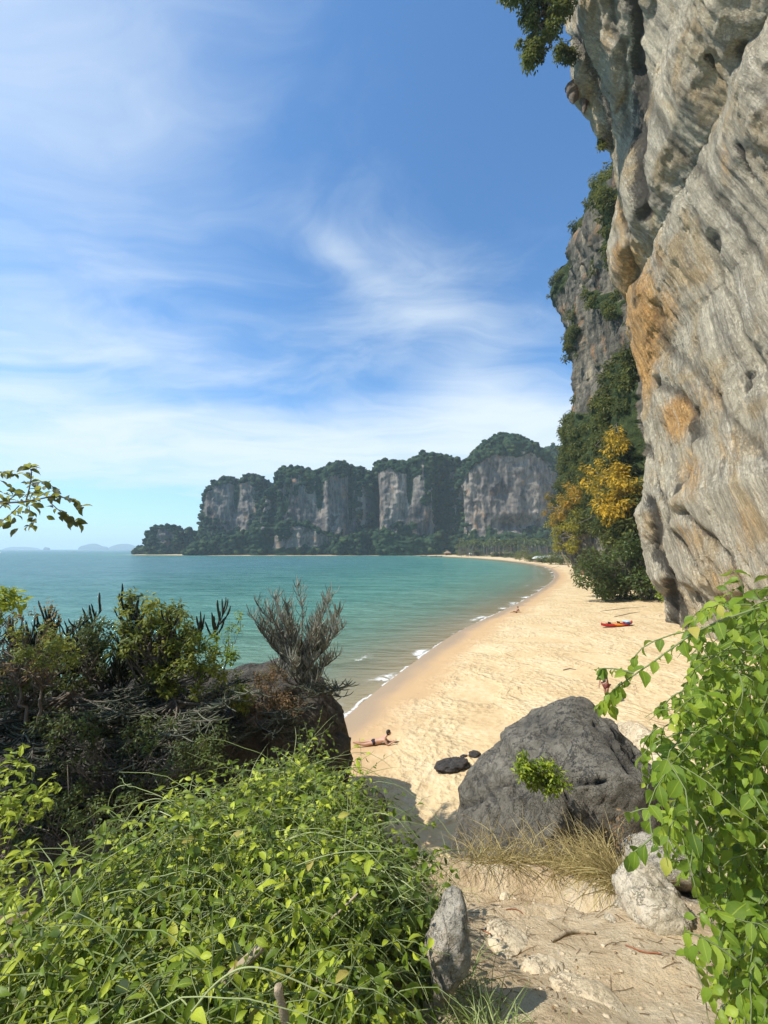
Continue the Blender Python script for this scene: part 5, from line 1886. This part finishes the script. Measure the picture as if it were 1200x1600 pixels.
cr = np.random.default_rng(21)
C = np.array([-10.6, 6.2, 9.6]) + cr.normal(size=(60, 3)) * np.array([1.1, 1.7, .8])  # unseen crown added beyond the left edge to shade the hollow
C = C[(600 + 650 * C[:, 0] / C[:, 1].clip(1) < -260)]
V, fcs, tnn = leaf_cloud(C, cr.uniform(.4, .8, len(C)), 6500, .22, LEAF_LO, .3, seed=22, out_bias=.1)
a = Acc()
a.add(V - br_root, fcs, tnn)
a.obj('crown', m_branchleaf, tree)['kind'] = 'stuff'
kk_ = np.linspace(0, 1, 8)[:, None]
lb_ = np.stack([np.array([-4.5, 1.25, 6.0]) * (1 - kk_) + c_ * kk_ + np.sin(kk_ * 3.14) * np.array([0, 0, .3]) for c_ in C[::6]])
V, f = tubes(lb_ - br_root, np.linspace(.06, .012, 8)[None], 6)
obj('limbs', V, f, m_bark, tree)

# tree on top of the near wall's rim
C = clumps([(780, -30), (870, -60), (890, 0), (880, 60), (862, 60), (850, 40), (830, 40), (800, 5), (775, 0)], 70, 38, 95, 2.0)
C2 = clumps([(808, 60), (822, 52), (850, 60), (856, 85), (840, 98), (815, 92)], 14, 38, 96, 1.0)
C = np.concatenate([C, C2])
crown_tree('rim_tree', 'feathery tree leaning out from the rim at the top of the near wall', 'tree', at(905, -40, 41), C, np.random.default_rng(12).uniform(.4, 1.0, len(C)), 9000, .42, m_green, .35, 97, .6, (.1, 1), out_bias=.1)
C = clumps([(868, 70), (890, 60), (897, 95), (890, 110), (876, 90)], 16, 43, 98, .6)
crown_tree('rim_shrub', 'dark shrub clinging under the rim below the feathery tree', 'shrub', at(898, 80, 44), C, np.random.default_rng(13).uniform(.4, .8, 16), 1300, .35, m_green, .12, 99, .6, (0, .5), out_bias=.1)
C = clumps([(934, 215), (945, 212), (948, 235), (938, 236)], 8, 46, 99, .4)
crown_tree('rim_shrub', 'little shrub on the near wall edge above the middle cliff', 'shrub', at(950, 232, 46), C, np.full(8, .45), 420, .3, m_cliffgreen, .06, 100, .3, out_bias=.1)

# ------------------------------------------------------------------ grass, twigs and litter on the path
r_ = np.random.default_rng(601)
nb = 4600
gp = []
while len(gp) < nb:
    x, y = r_.uniform(715, 985), r_.uniform(1288, 1420)
    mid_y = np.interp(x, [700, 760, 830, 900, 960, 985], [1318, 1330, 1330, 1345, 1372, 1395])
    if abs(y - mid_y) < 30 * r_.random() + 4:
        q = at(x, y, 1.0)
        d_ = q - np.array([0, 0, CZ])
        # march to the ground
        tt = np.linspace(1.5, 9, 60)
        Pm = np.array([0, 0, CZ]) + d_ * tt[:, None]
        zz_ = ground(Pm[:, 0], Pm[:, 1])
        hit = np.flatnonzero(Pm[:, 2] < zz_)
        if len(hit):
            gp.append(Pm[hit[0]])
        else:
            gp.append(Pm[30])
Pb = np.array(gp)
Pb[:, 2] = ground(Pb[:, 0], Pb[:, 1]) - .01
aa = r_.uniform(0, 6.28, nb)
Db = V3(np.cos(aa) * .8, np.sin(aa) * .8 - .2, r_.uniform(.4, 1.6, nb))
Sb = grow_stems(Pb, Db, r_.uniform(.12, .46, nb), 7, .12, .2, 602)
V, f = ribbons(Sb, (np.array([1, 1, 1, .9, .75, .5, .1]) * .0022)[None])
a = Acc()
a.add(V, f, np.repeat(r_.random(nb), 14))
tag(a.obj('dry_grass', m_straw, None), 'straw coloured grass growing between the path and the big boulder', None, None, 'stuff')

# green tufts at foot of thicket and along the path
nb = 900
Pb = np.concatenate([np.array([.33, 1.45]) + r_.normal(size=(500, 2)) * np.array([.06, .25]), np.array([.42, 1.15]) + r_.normal(size=(150, 2)) * .05,
                     np.array([.1, 3.4]) + r_.normal(size=(250, 2)) * np.array([.35, .3])])
Pb = V3(Pb[:, 0], Pb[:, 1], ground(Pb[:, 0], Pb[:, 1]))
aa = r_.uniform(0, 6.28, nb)
Sb = grow_stems(Pb, V3(np.cos(aa), np.sin(aa), r_.uniform(.5, 1.6, nb)), r_.uniform(.06, .25, nb), 6, .12, .2, 604)
V, f = ribbons(Sb, (np.array([1, 1, .9, .75, .5, .1]) * .0018)[None])
a = Acc()
a.add(V, f, np.repeat(r_.random(nb), 12))
tag(a.obj('grass_tufts', m_grass, None), 'green grass tufts along the edge of the vine thicket', None, None, 'stuff')

# dry leaf and twig litter on the path
nl = 1500
Pl = r_.uniform([.25, 1.0], [1.9, 4.0], (nl, 2))
wgt = fbm(V3(Pl[:, 0] * 2, Pl[:, 1] * 2, 8), 3) > -.05
Pl = Pl[wgt]
Pl = V3(Pl[:, 0], Pl[:, 1], ground(Pl[:, 0], Pl[:, 1]) + .004)
nl = len(Pl)
V, fcs, k = leaves(Pl, V3(r_.normal(size=nl), r_.normal(size=nl), 0 * r_.normal(size=nl)), np.array([0, 0, 1]) + r_.normal(size=(nl, 3)) * .25, r_.uniform(.006, .022, nl), LEAF_LO, .8)
a = Acc()
a.add(V, fcs, np.repeat(r_.random(nl), k))
nt_ = 420
Pt = r_.uniform([.25, 1.0], [1.8, 3.9], (nt_, 2))
Pt = V3(Pt[:, 0], Pt[:, 1], ground(Pt[:, 0], Pt[:, 1]) + .005)
aa = r_.uniform(0, 6.28, nt_)
St = grow_stems(Pt, V3(np.cos(aa), np.sin(aa), 0 * aa), r_.uniform(.03, .12, nt_), 4, .15, 0, 606)
St[..., 2] = ground(St[..., 0], St[..., 1]) + .004
V, f = tubes(St, np.full((nt_, 4), .0012), 3)
a.add(V, f, np.repeat(r_.random(nt_), 12))
tag(a.obj('leaf_litter', m_dryleaf, None), 'dry leaf and twig litter scattered over the path', None, None, 'stuff')
# pebbles
S, fcs = ICO[1]
npb = 320
Pp_ = r_.uniform([.2, .9], [2.0, 4.0], (npb, 2))
Pp_ = V3(Pp_[:, 0], Pp_[:, 1], ground(Pp_[:, 0], Pp_[:, 1]))
sz = r_.uniform(.003, .014, npb) * (1 + (r_.random(npb) > .96) * .8)
Vv = Pp_[:, None] + S[None] * (1 + .3 * vnoise(S * 2)[None, :, None]) * sz[:, None, None] * np.array([1.2, 1, .6])
tag(obj('pebbles', Vv, (fcs[None] + (np.arange(npb) * len(S))[:, None, None]).reshape(-1, 3), m_tan, attrs={'cav': np.zeros(npb * len(S))}), 'small tan pebbles strewn over the path', None, None, 'stuff')


def ground_hit(x, y):
    d_ = ray(x, y)
    tt = np.concatenate([np.linspace(.8, 12, 500), np.linspace(12.2, 120, 900)])
    Pm = np.array([0, 0, CZ]) + d_ * tt[:, None]
    hit = np.flatnonzero(Pm[:, 2] < ground(Pm[:, 0], Pm[:, 1]))
    return Pm[hit[0]] if len(hit) else Pm[-1]


for pts_, r0, mat_, lb in [([(862, 1476), (880, 1468), (905, 1458), (925, 1460), (930, 1463)], .010, m_deadwood, 'curved grey brown stick lying in the middle of the path'),
                           ([(977, 1480), (1000, 1490), (1035, 1497)], .0035, m_redtwig, 'thin reddish twig on the right side of the path'),
                           ([(752, 1455), (775, 1475), (800, 1490)], .004, m_redtwig, 'reddish twig lying along the flat stone step'),
                           ([(790, 1425), (805, 1430), (818, 1432)], .003, m_redtwig, 'short red twig near the head of the flat stone step')]:
    Q = np.array([ground_hit(x, y) for x, y in pts_])
    Q = np.array(chaikin(Q, 2))
    Q[:, 2] = ground(Q[:, 0], Q[:, 1]) + r0 * .9
    s = np.linspace(0, 1, len(Q))
    V, f = tubes(Q[None], (r0 * (.4 + .6 * np.sin(s * 3.14) ** .5))[None], 7)
    tag(obj('stick', V, f, mat_, origin=Q[0]), lb, 'stick')
# dry shrublet at the foot of the boulder
C = clumps([(945, 1290), (975, 1255), (985, 1300), (970, 1340)], 8, 3.2, 110, .1)
crown_tree('dry_twigs', 'bare grey twigs standing in front of the big boulder', 'dead shrub', ground_hit(965, 1370), C, np.full(8, .06), 60, .03, m_dryleaf, .008, 111, .2, tpl=LEAF_MID, out_bias=.1)

# drift sticks on the beach
for pts_, lb in [([(938, 953), (975, 949), (1010, 947)], 'long thin drift stick on the sand behind the kayak'), ([(960, 962), (985, 957), (1000, 955)], 'short drift stick just behind the kayak'),
                 ([(880, 1042), (890, 1040), (900, 1042)], 'small drift stick lying on the open sand'), ([(862, 885), (872, 884), (876, 885)], 'driftwood log near the cliff foot at the far end of the beach')]:
    Q = np.array([on(x, y, .95) for x, y in pts_])
    Q[:, 2] = ground(Q[:, 0], Q[:, 1]) + .03
    V, f = tubes(Q[None], np.array([[.03, .035, .015]]) * (4 if Q[0, 1] > 120 else 1), 6)
    tag(obj('drift_stick', V, f, m_bark, origin=Q[0]), lb, 'driftwood')

# ------------------------------------------------------------------ kayak
m_kay, n = material('kayak_plastic')
cx_k = n.attr('tint')
c = n.ramp(cx_k, [(.0, (.50, .02, .025)), (.36, (.55, .03, .02)), (.46, (.75, .22, .01)), (.56, (.72, .20, .01)), (.68, (.50, .02, .02)), (1.0, (.48, .02, .03))])
n.out(n.bsdf(c, .35, None, .5))
m_blackp = plain_mat('black_plastic', (.02, .02, .022), .5, .4)
m_bluebag = plain_mat('pale_blue_cloth', (.35, .55, .68), .7, .2)
m_navy = plain_mat('navy_cloth', (.03, .05, .12), .8, .2)
kb = on(964, 977, .93)
kb[2] = float(ground(np.array(kb[0]), np.array(kb[1])))
kay = empty('kayak', kb, R(17))
tag(kay, 'red and orange sit-on-top kayak lying on the sand', 'kayak')
k = 31
s = np.linspace(-1, 1, k)
wd = .38 * np.sqrt(np.clip(1 - np.abs(s) ** 2.3, 0, 1)) + .012
deck = .27 + .20 * np.abs(s) ** 3
keel = .02 + .22 * np.abs(s) ** 4
well = np.where((np.abs(s + .12) < .16) | (np.abs(s - .35) < .13), .10, 0.0) + np.where(np.abs(s + .62) < .12, .06, 0)
prof = []
for i in range(k):
    w0, d0, k0 = wd[i], deck[i], keel[i]
    prof.append([(s[i] * 2.05, y, z) for y, z in [(-w0, d0 - .05), (-w0 * .92, k0 + (d0 - k0) * .35), (-w0 * .5, k0 + .02), (0, k0), (w0 * .5, k0 + .02), (w0 * .92, k0 + (d0 - k0) * .35), (w0, d0 - .05),
                                                  (w0 * .86, d0), (w0 * .6, d0 - well[i]), (0, d0 - well[i] + .02 * (well[i] == 0)), (-w0 * .6, d0 - well[i]), (-w0 * .86, d0)]])
G = np.array(prof)
tnt = np.repeat((s + 1) / 2, 12)
obj('hull', G, grid_faces(k, 12, True), m_kay, kay, attrs={'tint': tnt})
for sx, nm in ((-.62, 'seat'), (.55, 'seat')):
    a = Acc()
    boxm(a, (sx, 0, .23), (.42, .40, .06))
    a.obj('seat', m_blackp, kay, False)
    a = Acc()
    V = np.array([[sx - .24, -.2, .25], [sx - .24, .2, .25], [sx - .36, .18, .52], [sx - .36, -.18, .52], [sx - .28, -.2, .25], [sx - .28, .2, .25], [sx - .40, .18, .52], [sx - .40, -.18, .52]])
    a.add(V, np.array([[0, 1, 2, 3], [7, 6, 5, 4], [0, 3, 7, 4], [1, 5, 6, 2], [3, 2, 6, 7], [0, 4, 5, 1]]))
    a.obj('backrest', m_blackp, kay, False)
for sx in (-1.95, 1.95):
    V, f = tubes(np.array([[[sx, -.05, .46], [sx, -.03, .52], [sx, .03, .52], [sx, .05, .46]]]), np.full((1, 4), .012), 5)
    obj('carry_handle', V, f, m_blackp, kay)
def on_kayak(lx, ly, lz):
    c_, s_ = math.cos(R(17)), math.sin(R(17))
    return np.array([kb[0] + lx * c_ - ly * s_, kb[1] + lx * s_ + ly * c_, kb[2] + lz])
S4, f4 = ICO[4]
V = S4 * np.array([.42, .2, .12]) * (1 + .2 * fbm(S4 * 2, 3)[:, None]) + on_kayak(1.25, 0, .40)
tag(obj('cloth_bundle', V, f4, m_bluebag, origin=on_kayak(1.25, 0, .3)), 'pale blue cloth bundle lying on the bow of the kayak', 'cloth')
V = S4 * np.array([.30, .16, .09]) * (1 + .2 * fbm(S4 * 2 + 4, 3)[:, None]) + on_kayak(1.2, -.28, .33)
tag(obj('life_vest', V, f4, m_navy, origin=on_kayak(1.2, -.28, .3)), 'dark navy life vest beside the pale blue bundle on the kayak', 'life vest')
pd_ = np.array([on_kayak(-1.1, .12, .36), on_kayak(.3, .05, .42), on_kayak(1.0, 0, .44)])
V, f = tubes(pd_[None], np.full((1, 3), .016), 6)
pad = empty('paddle', pd_[0])
tag(pad, 'black paddle laid along the top of the kayak', 'paddle')
obj('shaft', V - pd_[0], f, m_blackp, pad)
for e_ in (0, 2):
    V = S4 * np.array([.22, .09, .02]) + pd_[e_] - pd_[0]
    obj('blade', V, f4, m_blackp, pad)

# ------------------------------------------------------------------ people
m_skin = plain_mat('skin', (.48, .28, .19), .5, .35, .08, 12)
m_skin2 = plain_mat('tanned_skin', (.33, .18, .115), .5, .35, .08, 12)
m_hair = plain_mat('dark_hair', (.018, .014, .012), .6, .3, .2, 40)
m_trunks = plain_mat('dark_swimwear', (.025, .02, .03), .8, .2)
m_shirt = plain_mat('black_shirt', (.03, .035, .04), .8, .2)
m_redshort = plain_mat('reddish_shorts', (.14, .04, .035), .8, .2)


def figure(verts, edges, radii, mat, parent, fingers=()):
    me = bpy.data.meshes.new('body')
    me.from_pydata([tuple(v) for v in verts], edges, [])
    o = bpy.data.objects.new('body', me)
    COL.objects.link(o)
    mod = o.modifiers.new('Skin', 'SKIN')
    mod.use_smooth_shade = True
    for i, r0 in enumerate(radii):
        sv = me.skin_vertices[0].data[i]
        sv.radius = (r0, r0) if not isinstance(r0, tuple) else r0
        sv.use_root = (i == 0)
    o.modifiers.new('Sub', 'SUBSURF').levels = 2
    o.modifiers['Sub'].render_levels = 2
    dg = bpy.context.evaluated_depsgraph_get()
    ev = o.evaluated_get(dg)
    me2 = bpy.data.meshes.new_from_object(ev)
    V = np.array([v.co[:] for v in me2.vertices])
    fc = [np.array([p.vertices[:] for p in me2.polygons if len(p.vertices) == 4])]
    tri = [p.vertices[:] for p in me2.polygons if len(p.vertices) == 3]
    if tri:
        fc.append(np.array(tri))
    bpy.data.objects.remove(o)
    a = Acc()
    a.add(V, fc)
    for hand, dirn in fingers:
        hand, dirn = np.array(hand), nrm(np.array(dirn))
        sd_ = nrm(np.cross(dirn, [0, 0, 1.0]))
        Pf = []
        for j, (off, ln) in enumerate([(-.03, .07), (-.01, .085), (.01, .08), (.03, .065), (.045, .05)]):
            st = hand + sd_ * off
            dd = dirn if j < 4 else nrm(dirn * .5 + sd_ * .8)
            st = st if j < 4 else hand + sd_ * .03 - dirn * .03
            Pf.append([st, st + dd * ln * .5, st + dd * ln * .8 - np.array([0, 0, .012]), st + dd * ln - np.array([0, 0, .025])])
        V, f = tubes(np.array(Pf), np.array([[.009, .009, .008, .005]]), 6)
        a.add(V, f)
    return a.obj('body', mat, parent)


def ball(name, c, r3, mat, parent, sub=3, cut=None):
    S_, f_ = ICO[sub]
    V = S_ * np.array(r3) + np.array(c)
    o = obj(name, V, f_, mat, parent)
    return o


def head_parts(parent, c, fwd, r=.10, skin=None, hair=True):
    fwd = nrm(np.array(fwd, float))
    c = np.array(c, float)
    up = np.array([0, 0, 1.0])
    sd_ = nrm(np.cross(fwd, up))
    S_, f_ = ICO[3]
    Vh = S_[:, :1] * sd_ * r * .86 + S_[:, 1:2] * fwd * r * 1.0 + S_[:, 2:] * up * r * 1.15
    # face: nose and chin bulge
    fr_ = np.exp(-((S_[:, 0] / .16) ** 2 + ((S_[:, 2] + .05) / .25) ** 2)) * (S_[:, 1] > 0)
    ey = (np.exp(-(((np.abs(S_[:, 0]) - .36) / .13) ** 2 + ((S_[:, 2] - .1) / .1) ** 2))) * (S_[:, 1] > 0)
    Vh = Vh + fwd * (fr_ * r * .22 - ey * r * .07)[:, None]
    obj('head', Vh + c, f_, skin, parent)
    if hair:
        k = (S_[:, 1] < .35 + .5 * S_[:, 2])
        Hh = (S_[:, :1] * sd_ * r * .95 + S_[:, 1:2] * fwd * r * 1.06 + S_[:, 2:] * up * r * 1.22) * np.where(k, 1.05, .9)[:, None]
        Hh = Hh * (1 + .05 * vnoise(S_ * 5))[:, None]
        obj('hair', Hh + c - fwd * r * .06 + up * r * .05, f_, m_hair, parent)
    for sg in (-1, 1):
        S2, f2 = ICO[2]
        obj('ear', S2 * r * np.array([.12, .15, .28]) + c + sd_ * sg * r * .88, f2, skin, parent)


# sunbather
b = on(585, 1157, .45)
b[2] = float(ground(np.array(b[0]), np.array(b[1])))
sb = empty('person', b, R(2))
tag(sb, 'sunbather in dark swimwear lying on the stomach, propped on elbows, on the wet sand', 'person')
vs = [(0, 0, .12), (.20, 0, .14), (.40, 0, .25), (.50, 0, .34), (.57, 0, .42),
      (.42, .17, .27), (.58, .22, .07), (.82, .14, .08), (.90, .12, .08),
      (.42, -.17, .27), (.58, -.22, .07), (.80, -.16, .16), (.86, -.15, .20),
      (-.06, .09, .11), (-.48, .12, .07), (-.86, .14, .07), (-.98, .14, .04),
      (-.06, -.09, .11), (-.48, -.13, .07), (-.84, -.16, .16), (-.94, -.17, .21)]
es = [(0, 1), (1, 2), (2, 3), (3, 4), (2, 5), (5, 6), (6, 7), (7, 8), (2, 9), (9, 10), (10, 11), (11, 12), (0, 13), (13, 14), (14, 15), (15, 16), (0, 17), (17, 18), (18, 19), (19, 20)]
rd = [(.11, .15), (.09, .13), (.10, .15), .055, .05, .06, .042, .032, .025, .06, .042, .032, .025, .085, .06, .038, .03, .085, .06, .038, .03]
figure(vs, es, rd, m_skin, sb, [((.91, .12, .08), (1, -.2, 0)), ((.87, -.15, .20), (1, 0, .2))])
head_parts(sb, (.63, 0, .50), (1, 0, -.15), .10, m_skin)
ball('swimwear', (-.03, 0, .125), (.13, .175, .115), m_trunks, sb)
ph = on_ph = np.array([b[0] + .95, b[1] + .10, b[2] + .13])
a = Acc()
boxm(a, (0, 0, 0), (.015, .075, .15))
o = a.obj('phone', m_blackp, None, False)
o.location = tuple(ph)
tag(o, 'small dark phone held up by the sunbather', 'phone')


def stand(base, rz, label, skin, top, bot, hgt=1.7, bend=.15, name='person'):
    p_ = empty(name, base, rz)
    tag(p_, label, 'person')
    k = hgt / 1.7
    vs = [(0, 0, .90), (.02, 0, 1.10), (.06 + bend * .5, 0, 1.33), (.08 + bend, 0, 1.45),
          (.06 + bend * .5, .19, 1.36), (.10 + bend * .6, .24, 1.08), (.26 + bend * .6, .14, .98), (.34 + bend * .6, .1, 1.0),
          (.06 + bend * .5, -.19, 1.36), (.08 + bend * .4, -.25, 1.08), (.16 + bend * .4, -.22, .86), (.20 + bend * .4, -.20, .78),
          (0, .09, .84), (.06, .11, .47), (-.02, .12, .09), (.10, .13, .04),
          (0, -.09, .84), (-.02, -.10, .47), (-.12, -.11, .10), (-.01, -.12, .04)]
    es = [(0, 1), (1, 2), (2, 3), (2, 4), (4, 5), (5, 6), (6, 7), (2, 8), (8, 9), (9, 10), (10, 11), (0, 12), (12, 13), (13, 14), (14, 15), (0, 16), (16, 17), (17, 18), (18, 19)]
    rd = [(.12, .16), (.10, .14), (.11, .16), .055, .06, .042, .032, .025, .06, .042, .032, .025, .09, .062, .042, .035, .09, .062, .042, .035]
    vs = [tuple(c * k for c in v) for v in vs]
    figure(vs, es, rd, skin, p_, [(vs[7], (1, 0, 0)), (vs[11], (.3, 0, -1))])
    head_parts(p_, (( .12 + bend) * k, 0, 1.58 * k), (1, 0, -.3), .105 * k, skin)
    if top:
        vt = [vs[0], vs[1], vs[2], vs[4], tuple(.5 * (np.array(vs[4]) + np.array(vs[5]))), vs[8], tuple(.5 * (np.array(vs[8]) + np.array(vs[9])))]
        o = figure(vt, [(0, 1), (1, 2), (2, 3), (3, 4), (2, 5), (5, 6)], [(.135, .175), (.118, .158), (.128, .176), .075, .06, .075, .06], top, p_)
        o.name = 'shirt'
    vb = [vs[0], vs[12], tuple(.5 * (np.array(vs[12]) + np.array(vs[13]))), vs[16], tuple(.5 * (np.array(vs[16]) + np.array(vs[17])))]
    o = figure(vb, [(0, 1), (1, 2), (0, 3), (3, 4)], [(.135, .175), .105, .085, .105, .085], bot, p_)
    o.name = 'shorts'
    return p_


b = on(948, 1091, .9)
b[2] = float(ground(np.array(b[0]), np.array(b[1])))
stand(b, R(200), 'person in a black shirt standing on the sand behind the reaching vine spray', m_skin2, m_shirt, m_redshort, 1.65, .2)

# reclining person by the waterline
b = on(807, 957, .3)
b[2] = float(ground(np.array(b[0]), np.array(b[1])))
sp_ = empty('person', b, R(5))
tag(sp_, 'person sitting back on the hands at the water edge further along the beach', 'person')
vs = [(0, 0, .12), (.08, 0, .30), (.16, 0, .50), (.18, 0, .62), (.20, .17, .52), (.34, .22, .28), (.42, .24, .04), (.20, -.17, .52), (.34, -.22, .28), (.42, -.24, .04),
      (-.05, .09, .12), (-.45, .12, .12), (-.85, .13, .06), (-.05, -.09, .12), (-.42, -.12, .26), (-.72, -.13, .05)]
es = [(0, 1), (1, 2), (2, 3), (2, 4), (4, 5), (5, 6), (2, 7), (7, 8), (8, 9), (0, 10), (10, 11), (11, 12), (0, 13), (13, 14), (14, 15)]
figure(vs, es, [(.12, .15), (.10, .13), (.11, .15), .055, .06, .042, .03, .06, .042, .03, .09, .06, .04, .09, .06, .04], m_skin2, sp_, [((.42, .24, .04), (1, 0, -.1)), ((.42, -.24, .04), (1, 0, -.1))])
head_parts(sp_, (.19, 0, .75), (-1, 0, 0), .10, m_skin2)
ball('swimwear', (.0, 0, .13), (.14, .17, .12), m_trunks, sp_)
# swimmers
for i, (x, y, lb) in enumerate([(775, 890.5, 'left of the two swimmers far out in the bay'), (781, 891, 'right of the two swimmers far out in the bay')]):
    b = on(x, y, 0)
    sw = empty('person', b, R(30 * i))
    tag(sw, lb, 'person')
    vs = [(0, 0, -.7), (0, 0, -.4), (0, 0, -.12), (0, 0, .03), (0, .2, -.1), (.25, .35, -.05), (0, -.2, -.1), (.25, -.35, -.05), (0, .1, -.8), (-.2, .1, -1.2), (0, -.1, -.8), (-.2, -.1, -1.2)]
    figure(vs, [(0, 1), (1, 2), (2, 3), (2, 4), (4, 5), (2, 6), (6, 7), (0, 8), (8, 9), (0, 10), (10, 11)], [.13, .11, .12, .06, .06, .04, .06, .04, .09, .05, .09, .05], m_skin2, sw)
    head_parts(sw, (0, 0, .18), (1, 0, 0), .11, m_skin2)

# ------------------------------------------------------------------ haze
m_haze, n = material('sea_haze')
pv = n.node('ShaderNodeVolumePrincipled')
pv.inputs['Color'].default_value = (.72, .86, .95, 1)
pv.inputs['Density'].default_value = .00016
pv.inputs['Anisotropy'].default_value = 0.0
o_ = n.node('ShaderNodeOutputMaterial')
n.t.links.new(pv.outputs[0], o_.inputs['Volume'])
a = Acc()
boxm(a, (0, 4000, 92), (60000, 62000, 202))
hz = a.obj('haze', m_haze, None, False)
tag(hz, 'thin pale sea haze over the whole bay', None, None, 'stuff')
